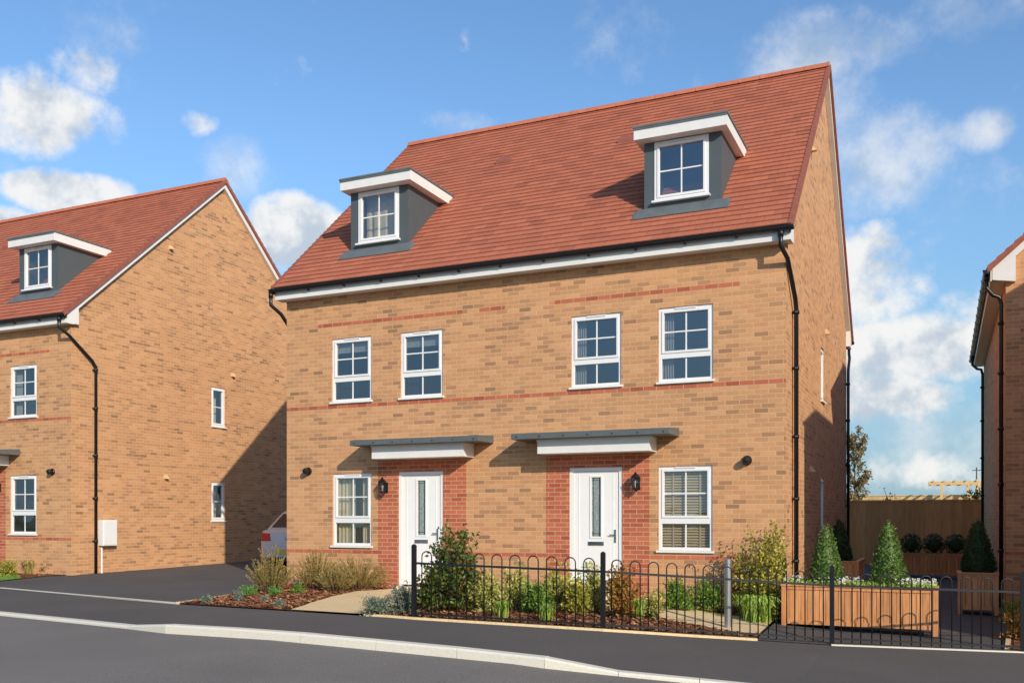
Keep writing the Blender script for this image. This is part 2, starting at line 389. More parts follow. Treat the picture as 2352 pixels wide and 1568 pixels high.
def window(T, u0,u1,z0,z1, kind, root, par=None, name='window', inner='blind'):
    par=par or root
    h=z1-z0; w=u1-u0; m=MB(); f=.05; D0,D1=-.075,-.025
    def bx(a,b,c,d,e0=D0,e1=D1): m.box(a,b,e0,e1,c,d,T)
    bx(u0,u0+f,z0,z1); bx(u1-f,u1,z0,z1); bx(u0+f,u1-f,z1-f,z1); bx(u0+f,u1-f,z0,z0+f)
    panes=[]; bars=MB(); cu=(u0+u1)/2; bw=.011
    if kind=='two':
        t0,t1=z0+.315*h,z0+.385*h; bx(u0+f,u1-f,t0,t1)
        a,b,c,d=u0+f,u1-f,t1,z1-f; s=.038
        E0,E1=D0+.004,D1+.014
        bx(a,a+s,c,d,E0,E1); bx(b-s,b,c,d,E0,E1); bx(a+s,b-s,c,c+s,E0,E1); bx(a+s,b-s,d-s,d,E0,E1)
        panes.append((a+s,b-s,c+s,d-s)); panes.append((u0+f,u1-f,z0+f,t0))
        bars.box(cu-bw,cu+bw,-.062,-.046,c+s,d-s,T); mz=(c+d)/2
        bars.box(a+s,cu-bw,-.062,-.046,mz-bw,mz+bw,T); bars.box(cu+bw,b-s,-.062,-.046,mz-bw,mz+bw,T)
        bars.box(cu-bw,cu+bw,-.062,-.046,z0+f,t0,T)
    else:
        a,b,c,d=u0+f,u1-f,z0+f,z1-f; s=.04; E0,E1=D0+.004,D1+.014
        bx(a,a+s,c,d,E0,E1); bx(b-s,b,c,d,E0,E1); bx(a+s,b-s,c,c+s,E0,E1); bx(a+s,b-s,d-s,d,E0,E1)
        panes.append((a+s,b-s,c+s,d-s)); mz=(c+d)/2
        if kind=='four':
            bars.box(cu-bw,cu+bw,-.062,-.046,c+s,d-s,T)
            bars.box(a+s,cu-bw,-.062,-.046,mz-bw,mz+bw,T); bars.box(cu+bw,b-s,-.062,-.046,mz-bw,mz+bw,T)
        else: bars.box(a+s,b-s,-.062,-.046,mz-bw,mz+bw,T)
    deep = par is not root
    wo=m.build(name,WHITE,par,bevel=.004); sub=par if deep else wo
    bars.build('glazing_bars',WHITE,sub)
    if kind!='one':
        v=MB(); v.box(cu-.17,cu+.17,D1+.001,D1+.016,z1-.036,z1-.014,T); v.build('trickle_vent',WHITE,sub)
    gm=MB()
    for a,b,c,d in panes: gm.quad(T(a,-.054,c),T(b,-.054,c),T(b,-.054,d),T(a,-.054,d))
    gm.build('glass',GLASS,sub)
    sm=MB(); sm.box(u0-.03,u1+.03,-.06,.045,z0-.035,z0-.002,T); sm.build('sill',WHITE,sub)
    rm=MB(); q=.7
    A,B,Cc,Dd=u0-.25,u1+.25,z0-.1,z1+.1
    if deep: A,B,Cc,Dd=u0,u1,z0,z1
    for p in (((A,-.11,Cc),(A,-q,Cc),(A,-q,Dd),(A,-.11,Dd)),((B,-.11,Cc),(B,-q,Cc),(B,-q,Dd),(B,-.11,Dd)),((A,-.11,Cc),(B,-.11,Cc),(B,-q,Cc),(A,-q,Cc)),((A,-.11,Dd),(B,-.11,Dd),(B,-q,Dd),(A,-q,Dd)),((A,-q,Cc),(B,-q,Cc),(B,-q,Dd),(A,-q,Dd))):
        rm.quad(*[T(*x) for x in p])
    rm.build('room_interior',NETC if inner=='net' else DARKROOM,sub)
    cm=MB()
    def drape(a,b,c,d,dp=-.16,cc=None):
        n=14; k=cc or cm
        for i in range(n):
            x0=a+(b-a)*i/n; x1=a+(b-a)*(i+1)/n; e0=dp+.015*math.sin(i*2.1); e1=dp+.015*math.sin((i+1)*2.1)
            k.quad(T(x0,e0,c),T(x1,e1,c),T(x1,e1,d),T(x0,e0,d))
    def curt(mt,*ab):
        for a,b in ab: k=MB(); drape(a,b,z0,z1,cc=k); k.build('curtain',mt,sub)
    if inner=='roller': cm.quad(T(u0+.04,-.12,z1-.22*h),T(u1-.04,-.12,z1-.22*h),T(u1-.04,-.12,z1-.02),T(u0+.04,-.12,z1-.02)); cm.build('roller_blind',CURT,sub)
    elif inner=='curtains': curt(CURT,(u0+.02,u0+.24*w),(u1-.10*w,u1-.02))
    elif inner=='net': curt(NETC,(u0+.02,u0+.46*w),(u1-.34*w,u1-.02))
    elif inner=='full': drape(u0+.02,u1-.02,z0,z1,-.3); cm.build('net_curtain',NETC,sub)
    elif inner=='slats':
        n=int(h/.045)
        for i in range(n):
            z=z0+.03+i*.045; cm.quad(T(u0+.04,-.10,z),T(u1-.04,-.10,z),T(u1-.04,-.125,z+.034),T(u0+.04,-.125,z+.034))
        for uu in (u0+.25*w,u1-.25*w): cm.box(uu-.012,uu+.012,-.099,-.096,z0+.02,z1-.02,T)
        cm.build('venetian_blind',BLINDC,sub)
    return wo
TF=lambda u,d,z:(u,YF-d,z)
TR=lambda u,d,z:(XR+d,u,z)
TLw=lambda u,d,z:(XL-d,u,z)
TB=lambda u,d,z:(u,YB+d,z)
house=empty('brick_house',*BASE,'large pair of buff brick houses in the centre, seen whole with two white front doors','house','matching brick houses with red tiled roofs')
fw=[(-10.73,-9.83),(-9.19,-8.30),(-5.80,-4.91),(-4.27,-3.37)]
WH=[(a,b,2.215,3.43) for a,b in fw]+[(-10.71,-9.83,-.535,.84),(-4.27,-3.38,-.535,.84),(-9.23,-8.29,-1.27,.845),(-5.83,-4.89,-1.27,.845)]
m=MB(); wall_holes(m,TF,XL,XR,-2.0,4.26,WH); m.build('front_wall',BUFF,house)
GWs=[(19.64,20.18,2.34,3.41),(19.64,20.18,-.24,.81)]
for T,hs_ in ((TR,GWs),(TLw,[])):
    m=MB(); wall_holes(m,T,YF,YB,-2.0,4.24,hs_)
    m.quad(T(YF,0,4.24),T(YB,0,4.24),T(YB,0,roofz(YB)-.03),T(YRG,0,ZR-.03),T(YF,0,roofz(YF)-.03))
    m.build('gable_wall',BUFF,house)
m=MB(); wall_holes(m,TB,XL,XR,-2.0,4.26,[]); m.build('rear_wall',BUFF,house)
def redbox(name,a,b,c,d,pr=.003):
    m=MB(); m.quad(TF(a,pr,c),TF(b,pr,c),TF(b,pr,d),TF(a,pr,d)); 
    m.quad(TF(a,pr,d),TF(b,pr,d),TF(b,0,d),TF(a,0,d)); m.quad(TF(a,pr,c),TF(b,pr,c),TF(b,0,c),TF(a,0,c)); m.build(name,REDB,house)
def snap(z): return round((z-BASE[2])/.075)*.075+BASE[2]
zb=snap(2.12); redbox('red_brick_band',XL,XR,zb,zb+.075)
zb=snap(-.66)
for a,b in ((XL,-9.68),(-7.82,-6.26),(-4.42,XR)): redbox('red_brick_band',a,b,zb,zb+.075)
zb=snap(3.68)
for a,b in ((-11.05,-7.9),(-7.55,-7.05),(-6.1,-2.95)): redbox('red_brick_band',a,b,zb,zb+.075)
for (a,b,da,db) in ((-9.68,-7.82,-9.23,-8.29),(-6.26,-4.42,-5.83,-4.89)):
    m=MB(); p=.004
    for q in ((a,da,-2,1.06),(db,b,-2,1.06),(da,db,.845,1.06)): m.quad(TF(q[0],p,q[2]),TF(q[1],p,q[2]),TF(q[1],p,q[3]),TF(q[0],p,q[3]))
    m.build('porch_panel',REDB,house)
inn=['roller','roller','curtains','curtains']
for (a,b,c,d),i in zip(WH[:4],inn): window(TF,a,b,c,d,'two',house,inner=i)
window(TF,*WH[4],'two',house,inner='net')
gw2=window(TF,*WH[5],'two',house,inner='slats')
for q in GWs: window(TR,*q,'one',house,inner='full')
for (u0,u1,z0,z1) in WH[6:8]:
    m=MB(); f=.06
    m.box(u0,u0+f,-.08,-.01,z0,z1,TF); m.box(u1-f,u1,-.08,-.01,z0,z1,TF); m.box(u0+f,u1-f,-.08,-.01,z1-f,z1,TF)
    fr=m.build('door_frame',WHITE,house)
    d=MB(); a,b,c,e=u0+f+.004,u1-f-.004,z0+.03,z1-f-.004; cu=(a+b)/2
    g0,g1,h0,h1=cu-.085,cu+.085,-.32,e-.10
    d.box(a,g0,-.07,-.03,c,e,TF); d.box(g1,b,-.07,-.03,c,e,TF); d.box(g0,g1,-.07,-.03,c,h0,TF); d.box(g0,g1,-.07,-.03,h1,e,TF)
    d.box(g0-.03,g0,-.03,-.018,h0-.03,h1+.03,TF); d.box(g1,g1+.03,-.03,-.018,h0-.03,h1+.03,TF); d.box(g0,g1,-.03,-.018,h0-.03,h0,TF); d.box(g0,g1,-.03,-.018,h1,h1+.03,TF)
    for uu in (a+.10,b-.10): d.box(uu-.006,uu+.006,-.03,-.025,c+.12,e-.06,TF)
    do=d.build('door',DOORM,house,bevel=.004)
    gl=MB(); gl.quad(TF(g0,-.045,h0),TF(g1,-.045,h0),TF(g1,-.045,h1),TF(g0,-.045,h1)); gl.build('door_glass',DGL,do)
    ld=MB(); 
    ld.box(g0+.03,g0+.036,-.044,-.04,h0,h1,TF); ld.box(g1-.036,g1-.03,-.044,-.04,h0,h1,TF)
    for zz in (h0+.05,h1-.05): ld.box(g0,g1,-.0435,-.0395,zz-.003,zz+.003,TF)
    ld.build('glass_leading',BLACK,do)
    lt=MB(); lt.box(cu-.14,cu+.14,-.03,-.015,-.47,-.405,TF); lt.box(cu-.11,cu+.11,-.015,-.008,-.455,-.42,TF); lt.build('letter_plate',CHROME,do,bevel=.004)
    hd=MB(); hd.box(b-.085,b-.05,-.03,-.018,-.42,-.20,TF); hd.box(b-.16,b-.06,-.0,.012,-.30,-.28,TF); hd.box(b-.076,b-.06,-.018,.0,-.30,-.28,TF); hd.build('door_handle',CHROME,do,bevel=.003)
    st=MB(); st.box(u0-.02,u1+.02,-.09,.10,z0-.3,z0-.002,TF); st.build('doorstep',KERB,house)
    bk=MB(); bk.quad(TF(u0,-.09,z0),TF(u1,-.09,z0),TF(u1,-.09,z1),TF(u0,-.09,z1)); bk.build('door_backing',DARKROOM,house)
for (a,b,c,d) in ((-9.91,-7.27,-9.55,-7.66),(-6.66,-3.92,-6.25,-4.30)):
    m=MB(); m.box(a,b,0.005,.60,1.315,1.40,TF); m.hexa([TF(a+.0,0.005,1.40),TF(b,0.005,1.40),TF(b,.60,1.40),TF(a,.60,1.40),TF(a,.005,1.46),TF(b,.005,1.46),TF(b,.58,1.415),TF(a,.58,1.415)])
    cn=m.build('canopy',CANOPY,house,bevel=.006)
    m=MB(); m.box(c,d,.005,.42,1.075,1.315,TF); m.box(c-.015,d+.015,.005,.435,1.28,1.313,TF); m.build('canopy_box',WPAINT,cn)
    for i in range(7):
        m=MB(); x=a+.1+(b-a-.2)*i/6; m.lathe(TF(x,.60,1.355),[(.012,0),(.012,-.008)],6,'y'); m.build('canopy_screw',BLACK,cn)
for X in (-9.50,-4.62):
    z=.56; m=MB(); m.box(X-.04,X+.04,.004,.022,z-.1,z+.1,TF)
    m.tube([TF(X,.02,z-.05),TF(X,.08,z-.13),TF(X,.14,z-.13),TF(X,.14,z-.09)],.011,6)
    c=TF(X,.14,z)
    m.lathe(c,[(.012,-.11),(.045,-.095),(.05,-.075),(.03,-.07)],6)
    m.lathe(c,[(.088,.085),(.09,.095),(.06,.135),(.028,.15),(.028,.165),(.006,.19)],6)
    for k in range(6):
        w=2*PI*k/6; m.tube([(c[0]+.045*math.cos(w),c[1]+.045*math.sin(w),c[2]-.08),(c[0]+.078*math.cos(w),c[1]+.078*math.sin(w),c[2]+.09)],.006,5)
    lo=m.build('wall_lantern',BLACK,house)
    gm=MB(); gm.lathe(c,[(.04,-.078),(.073,.086)],6); gm.build('lantern_glass',GLASSD,lo)
    bm_=MB(); bm_.lathe(c,[(.012,-.08),(.014,-.02),(.024,.02),(.006,.05)],8); bm_.build('lantern_bulb',WHITE,lo)
for X in (-11.27,-2.83):
    m=MB(); c=TF(X,0,.9); m.lathe(c,[(.075,-.004),(.08,-.03),(.07,-.045)],16,'y'); m.lathe(c,[(.05,-.045),(.062,-.08),(.062,-.12),(.045,-.15),(.01,-.16)],16,'y')
    m.build('round_wall_light',BLACK,house,smooth=False)
def slope(m, y0,z0,y1,z1, xa,xb, n, ax=0, e1=.024,e0=.004):
    d=Vector((y1-y0,z1-z0)); N=Vector((-d.y,d.x)).normalized()
    if N.y<0: N=-N
    P=lambda w,p:(w,p[0],p[1]) if ax==0 else (p[0],w,p[1])
    for i in range(n):
        a=Vector((y0,z0))+d*i/n; b=Vector((y0,z0))+d*(i+1)/n
        p0=a+N*e0; p1=a+N*e1; p2=b+N*e0
        m.quad(P(xa,p1),P(xb,p1),P(xb,p2),P(xa,p2)); m.quad(P(xa,p0),P(xb,p0),P(xb,p1),P(xa,p1))
XA,XB=XL-.12,XR+.12
m=MB(); slope(m,YE,ZE,YRG,ZR,XA,XB,NC); slope(m,2*YRG-YE,ZE,YRG,ZR,XA,XB,NC)
roof=m.build('roof',TILE,house)
VERGE=plain('verge_tile',(150,86,66),.7,var=.15,scale=8)
RIDGE=plain('ridge_tile',(192,114,84),.7,var=.12,scale=5)
for xa,xb in ((XB-.045,XB+.03),(XA-.03,XA+.045)):
    m=MB()
    for sgn in (1,-1):
        for i in range(NC):
            y0=YE+(YRG-YE)*i/NC; y1=YE+(YRG-YE)*(i+1)/NC; za=ZE+SL*(y0-YE); zb_=ZE+SL*(y1-YE)
            if sgn<0: y0=2*YRG-y0; y1=2*YRG-y1
            u=.036
            m.hexa([(xa,y0,za-.07),(xb,y0,za-.07),(xb,y1,zb_-.07),(xa,y1,zb_-.07),(xa,y0,za+u+.014),(xb,y0,za+u+.014),(xb,y1,zb_+u-.008),(xa,y1,zb_+u-.008)])
    m.build('verge_trim',VERGE,roof)
m=MB(); nr=22; L=(XB-XA)/nr
for i in range(nr):
    a=XA+i*L; prof=[(YRG+.125*math.cos(w),ZR-.045+.125*math.sin(w)) for w in [PI*k/8 for k in range(9)]]
    m.prism(prof,0,a-.02,a+L+.0); prof2=[(YRG+.132*math.cos(w),ZR-.045+.132*math.sin(w)) for w in [PI*k/8 for k in range(9)]]
    m.prism(prof2,0,a+L-.03,a+L+.004)
m.build('ridge_tiles',RIDGE,roof)
for (x,y) in ((-8.58,18.39),(-5.85,18.38)):
    m=MB(); z=roofz(y); m.hexa([(x-.17,y-.12,z-.08),(x+.17,y-.12,z-.08),(x+.17,y+.16,z+.13),(x-.17,y+.16,z+.13),(x-.17,y-.12,z-.02),(x+.17,y-.12,z-.02),(x+.17,y+.16,z+.18),(x-.17,y+.16,z+.18)])
    rv_=m.build('roof_vent',VERGE,roof)
for s,(yw,ye) in ((1,(YF,14.86)),(-1,(YB,2*YRG-14.86))):
    m=MB(); m.box(XL-.1,XR+.1,ye,ye+.02*s,4.24,4.45); m.build('fascia_board',WPAINT,house)
    m=MB(); m.box(XL-.1,XR+.1,ye+.021*s,yw-.002*s,4.245,4.26); m.build('soffit',WPAINT,house)
    for xa,xb in ((XR+.003,XR+.10),(XL-.10,XL-.003)):
        m=MB(); y2=yw+.12*s
        m.hexa([(xa,ye+.021*s,4.262),(xb,ye+.021*s,4.262),(xb,y2,4.262),(xa,y2,4.262),(xa,ye+.021*s,roofz(ye)-.02),(xb,ye+.021*s,roofz(ye)-.02),(xb,y2,roofz(y2)-.02),(xa,y2,roofz(y2)-.02)])
        m.build('eaves_box',WPAINT,house)
        m=MB(); y1=y2; 
        m.hexa([(xa,y1,roofz(y1)-.2),(xb,y1,roofz(y1)-.2),(xb,YRG,ZR-.2),(xa,YRG,ZR-.2),(xa,y1,roofz(y1)-.022),(xb,y1,roofz(y1)-.022),(xb,YRG,ZR-.022),(xa,YRG,ZR-.022)])
        m.build('barge_board',WPAINT,house)
    gy=ye-.06*s; m=MB()
    pr=[(gy+.058*math.cos(w),4.435+.07*math.sin(w)) for w in [PI+PI*k/8 for k in range(9)]]+[(gy+.050,4.435),(gy+.045*.7,4.40),(gy,4.375),(gy-.045*.7,4.40),(gy-.050,4.435)]
    m.prism(pr,0,XL-.17,XR+.16)
    gt=m.build('gutter',BLACK,house)
    for i in range(13):
        x=XL-.1+(XR-XL+.2)*i/12; m=MB()
        m.prism([(gy+.066*math.cos(w),4.44+.08*math.sin(w)) for w in [PI+PI*k/8 for k in range(9)]],0,x-.025,x+.025)
        m.box(x-.012,x+.012,gy,ye-.002*s,4.345,4.43)
        m.build('gutter_bracket',BLACK,gt)
def downpipe(pts, clips, root, T):
    m=MB(); m.tube(pts,.036,10); m.tube([pts[0],(pts[0][0],pts[0][1],pts[0][2]-.1)],.046,10)
    x,y=pts[-1][0],pts[-1][1]
    for z in clips: m.tube([(x,y,z-.03),(x,y,z+.03)],.046,10); m.box(x-.06,x+.02,y-.05,y+.05,z-.015,z+.015)
    return m.build('downpipe',BLACK,root,smooth=True)
downpipe([(-2.27,14.80,4.38),(-2.27,14.80,4.14),(-2.20,15.0,3.99),(-2.17,15.62,3.50),(-2.17,15.73,3.36),(-2.17,15.73,-1.7)],(3.3,2.4,1.3,.3,-.7),house,None)
downpipe([(-11.95,14.80,4.38),(-11.95,14.80,4.14),(-11.86,15.0,3.99),(-11.86,15.62,3.50),(-11.86,15.73,3.36),(-11.86,15.73,-1.7)],(3.3,2.4,1.3,.3,-.7),house,None)
downpipe([(-2.2,25.30,4.38),(-2.2,25.30,4.14),(-2.17,25.1,3.99),(-2.17,24.8,3.7),(-2.17,24.75,3.6),(-2.17,24.75,-1.7)],(3.3,2.4,1.3,.3,-.7),house,None)
m=MB(); m.box(15.85,16.27,.004,.16,-.82,-.21,TR); m.box(15.87,16.25,.16,.17,-.80,-.23,TR); mo=m.build('meter_box',WHITE,house,bevel=.01)
m=MB(); m.tube([TR(15.93,.03,-.83),TR(15.93,.03,-1.7)],.022,8); mc=m.build('meter_conduit',WHITE,house)
for (y,z) in ((18.13,6.79),(20.46,3.83),(17.96,.885)):
    m=MB(); m.hexa([TR(y-.05,.0,z-.05),TR(y+.05,.0,z-.05),TR(y+.05,.10,z-.05),TR(y-.05,.10,z-.05),TR(y-.05,.0,z+.06),TR(y+.05,.0,z+.06),TR(y+.05,.03,z+.05),TR(y-.05,.03,z+.05)]); m.build('wall_vent',CREAM,house)
def dormer(x0,x1,w0,w1,fx0,fx1,inner):
    yf=15.67; T=lambda u,d,z:(u,yf-d,z); m=MB()
    wall_holes(m,T,x0,x1,5.0,6.40,[(w0,w1,5.38,6.385)],.08)
    for x in (x0,x1): m.quad((x,yf,5.0),(x,17.1,5.0),(x,17.1,6.4),(x,yf,6.4))
    m.quad((x0,yf,6.395),(x1,yf,6.395),(x1,17.1,6.395),(x0,17.1,6.395))
    d=m.build('dormer',LEAD,house)
    m=MB(); m.box(fx0,fx1,15.45,17.15,6.40,6.59); m.build('dormer_fascia',WPAINT,d)
    m=MB(); m.box(fx0-.02,fx1+.02,15.43,17.3,6.593,6.625); m.box(fx0-.012,fx1+.012,15.438,15.448,6.56,6.592); m.build('dormer_flat_roof',LEADT,d)
    m=MB(); a,b=yf-.24,yf-.003
    m.hexa([(x0-.16,a,roofz(a)+.028),(x1+.16,a,roofz(a)+.028),(x1+.16,b,roofz(b)+.028),(x0-.16,b,roofz(b)+.028),(x0-.16,a,roofz(a)+.036),(x1+.16,a,roofz(a)+.036),(x1+.10,b,roofz(b)+.05),(x0-.10,b,roofz(b)+.05)])
    m.build('lead_flashing',LEADT,d)
    T2=lambda u,dd,z:(u,yf-dd-.035,z)
    window(T2,w0,w1,5.38,6.385,'four',house,par=d,name='dormer_window',inner=inner)
dormer(-10.68,-9.36,-10.50,-9.57,-10.78,-9.20,'full')
dormer(-4.68,-3.36,-4.50,-3.57,-4.80,-3.23,'none')
house2=copy_tree(house); house2.location=Vector(house.location)+Vector((-15.91,.34,.155))
tag(house2,'buff brick house at the left edge with sunlit side wall beyond the driveway','house','matching brick houses with red tiled roofs')
def find_del(o):
    for ch in list(o.children):
        find_del(ch)
        if ch.name.startswith('venetian_blind'): bpy.data.objects.remove(ch)
find_del(house2)
bpy.data.objects.remove(mo); bpy.data.objects.remove(mc)
# ------------------------------------------------------------------ right house (ridge runs away from camera) with a forward wing
hb=(1.0,19.1,-1.65)
h3=empty('brick_house',*hb,'buff brick house cut off by the right edge, its side gutter running away','house')
X0,X1,Y0,Y1=1.0,6.6,19.1,29.6; EX=.70; XRG=(X0+X1)/2; SE=.9; ZR3=ZE+SE*(XRG-EX)
rz3=lambda x: ZE+SE*(x-EX) if x<=XRG else ZR3-SE*(x-XRG)
m=MB(); m.quad((X0,Y0,-2),(X1,Y0,-2),(X1,Y0,rz3(X1)-.03),(XRG,Y0,ZR3-.03),(X0,Y0,rz3(X0)-.03)); m.build('gable_wall',BUFF,h3)
m=MB(); m.quad((X0,Y1,-2),(X1,Y1,-2),(X1,Y1,rz3(X1)-.03),(XRG,Y1,ZR3-.03),(X0,Y1,rz3(X0)-.03)); m.build('rear_wall',BUFF,h3)
m=MB(); m.quad((X0,Y0,-2),(X0,Y1,-2),(X0,Y1,4.26),(X0,Y0,4.26)); m.build('side_wall',BUFF,h3)
m=MB(); m.quad((X1,Y0,-2),(X1,Y1,-2),(X1,Y1,4.26),(X1,Y0,4.26)); m.build('side_wall',BUFF,h3)
zb=snap(-.66); m=MB(); m.quad((X0,Y0-.003,zb),(2.4,Y0-.003,zb),(2.4,Y0-.003,zb+.075),(X0,Y0-.003,zb+.075)); m.build('red_brick_band',REDB,h3)
TILE3=tile('roof_tile_side',1,ZE-hb[2]+.008,(ZR3-ZE)/22,TS)
m=MB(); slope(m,EX,ZE,XRG,ZR3,Y0-.13,Y1+.13,22,1); slope(m,2*XRG-EX,ZE,XRG,ZR3,Y0-.13,Y1+.13,22,1); r3=m.build('roof',TILE3,h3)
m=MB()
for i in range(22):
    a=EX+(XRG-EX)*i/22; b=EX+(XRG-EX)*(i+1)/22
    for s in (1,-1):
        p,q=(a,b) if s>0 else (2*XRG-a,2*XRG-b)
        za,zb_=rz3(a),rz3(b); ya,yb=Y0-.17,Y0-.09
        m.hexa([(p,ya,za-.08),(p,yb,za-.08),(q,yb,zb_-.08),(q,ya,zb_-.08),(p,ya,za+.055),(p,yb,za+.055),(q,yb,zb_+.03),(q,ya,zb_+.03)])
m.build('verge_trim',VERGE,r3)
m=MB(); m.tube([(XRG,Y0-.15,ZR3-.03),(XRG,Y1+.15,ZR3-.03)],.13,10); m.build('ridge_tiles',RIDGE,r3)
m=MB(); a=X0+.15
m.hexa([(a,Y0-.10,rz3(a)-.22),(a,Y0-.003,rz3(a)-.22),(XRG,Y0-.003,ZR3-.22),(XRG,Y0-.10,ZR3-.22),(a,Y0-.10,rz3(a)-.022),(a,Y0-.003,rz3(a)-.022),(XRG,Y0-.003,ZR3-.022),(XRG,Y0-.10,ZR3-.022)])
m.build('barge_board',WPAINT,h3)
m=MB(); m.hexa([(EX+.08,Y0-.10,4.26),(EX+.08,Y0-.003,4.26),(a,Y0-.003,4.20),(a,Y0-.10,4.20),(EX+.08,Y0-.10,rz3(EX+.08)-.03),(EX+.08,Y0-.003,rz3(EX+.08)-.03),(a,Y0-.003,rz3(a)-.03),(a,Y0-.10,rz3(a)-.03)]); m.build('eaves_box',WPAINT,h3)
m=MB(); m.box(EX+.05,EX+.07,Y0-.1,Y1+.1,4.24,4.45); m.build('fascia_board',WPAINT,h3)
m=MB(); m.box(EX+.07,X0-.003,Y0-.002,Y1+.1,4.245,4.26); m.build('soffit',WPAINT,h3)
gx=EX-.01; m=MB(); m.prism([(gx+.058*math.cos(w),4.435+.07*math.sin(w)) for w in [PI+PI*k/8 for k in range(9)]],1,Y0-.16,Y1+.16); gt=m.build('gutter',BLACK,h3)
for i in range(14):
    m=MB(); y=Y0-.1+(Y1-Y0+.2)*i/13; m.prism([(gx+.068*math.cos(w),4.445+.085*math.sin(w)) for w in [PI+PI*k/8 for k in range(9)]],1,y-.03,y+.03)
    m.build('gutter_bracket',BLACK,gt)
downpipe([(.69,19.15,4.38),(.69,19.15,4.15),(.80,19.18,4.02),(.90,19.2,3.98),(.93,19.2,3.85),(.93,19.2,-1.8)],(3.5,2.6,1.6,.6,-.6),h3,None)
downpipe([(.69,28.6,4.38),(.69,28.6,4.15),(.80,28.5,4.02),(.90,28.4,3.98),(.93,28.4,3.85),(.93,28.4,-1.8)],(3.5,2.6,1.6,.6,-.6),h3,None)
wx0,wx1,wy0,wy1=2.45,6.6,13.2,19.05; we=wx0-.2; wr=(wx0+wx1)/2; ws=.8; wz=4.3; wrz=wz+ws*(wr-we)
m=MB(); m.quad((wx0,wy0,-2),(wx0,wy1,-2),(wx0,wy1,wz),(wx0,wy0,wz)); m.quad((wx1,wy0,-2),(wx1,wy1,-2),(wx1,wy1,wz),(wx1,wy0,wz))
m.quad((wx0,wy0,-2),(wx1,wy0,-2),(wx1,wy0,wz+.12),(wr,wy0,wrz-.03),(wx0,wy0,wz+.12)); m.build('wing_wall',BUFF,h3)
m=MB(); slope(m,we,wz,wr,wrz,wy0-.12,wy1+.02,12,1); slope(m,2*wr-we,wz,wr,wrz,wy0-.12,wy1+.02,12,1); m.build('wing_roof',TILE3,h3)
# ------------------------------------------------------------------ railings
P=[g(951,1420),g(1385,1447),g(1911,1479),g(2349,1498),(2.4,14.1)]
rail=empty('bow_top_railing',P[0][0],P[0][1],gz(*P[0]),'black metal bow-topped railing along the back of the pavement','railing')
for i,p in enumerate(P):
    z=gz(*p); m=MB(); s=.027
    m.box(p[0]-s,p[0]+s,p[1]-s,p[1]+s,z-.1,z+1.0); m.hexa([(p[0]+a*s,p[1]+b*s,z+1.0) for a,b in ((-1,-1),(1,-1),(1,1),(-1,1))]+[(p[0]+a*s*.4,p[1]+b*s*.4,z+1.02) for a,b in ((-1,-1),(1,-1),(1,1),(-1,1))])
    m.build('post',IRON,rail)
for a,b in zip(P,P[1:]):
    A=Vector(a); B=Vector(b); d=(B-A); L=d.length; u=d/L; za,zb_=gz(*a),gz(*b)
    zz=lambda s: za+(zb_-za)*s/L
    for (hh,th,wd) in ((.075,.012,.012),(.76,.014,.012)):
        m=MB(); n=Vector((-u.y,u.x))*wd
        c0=A+u*.02; c1=B-u*.02
        m.hexa([(c0.x-n.x,c0.y-n.y,za+hh-th),(c1.x-n.x,c1.y-n.y,zb_+hh-th),(c1.x+n.x,c1.y+n.y,zb_+hh-th),(c0.x+n.x,c0.y+n.y,za+hh-th),(c0.x-n.x,c0.y-n.y,za+hh+th),(c1.x-n.x,c1.y-n.y,zb_+hh+th),(c1.x+n.x,c1.y+n.y,zb_+hh+th),(c0.x+n.x,c0.y+n.y,za+hh+th)])
        m.build('rail',IRON,rail)
    n=int(round(L/.25)); pitch=(L-.12)/n; w=pitch*.56
    for k in range(n):
        c=.06+pitch*(k+.5); m=MB(); pts=[]; q=A+u*(c-w/2); pts.append((q.x,q.y,zz(c)+.03)); pts.append((q.x,q.y,zz(c)+.86-.02))
        for j in range(0,9):
            an=PI-PI*j/8; s=c+math.cos(an)*w/2; q=A+u*s; pts.append((q.x,q.y,zz(c)+.86+math.sin(an)*w/2*.95))
        q=A+u*(c+w/2); pts.append((q.x,q.y,zz(c)+.84)); pts.append((q.x,q.y,zz(c)+.03))
        m.tube(pts,.0085,6); m.build('hoop',IRON,rail,smooth=True)
p=g(1672,1443); z=gz(*p); bo=empty('bollard',p[0],p[1],z,'plain round steel bollard standing just behind the railing','bollard')
m=MB(); m.lathe((p[0],p[1],z),[(.048,-.1),(.048,.88)],20); m.build('bollard_shaft',STEEL,bo,smooth=False)
m=MB(); m.lathe((p[0],p[1],z),[(.04,.88),(.04,.895),(.052,.897),(.052,.955),(.045,.965),(.01,.968)],20); m.build('bollard_cap',STEEL,bo)
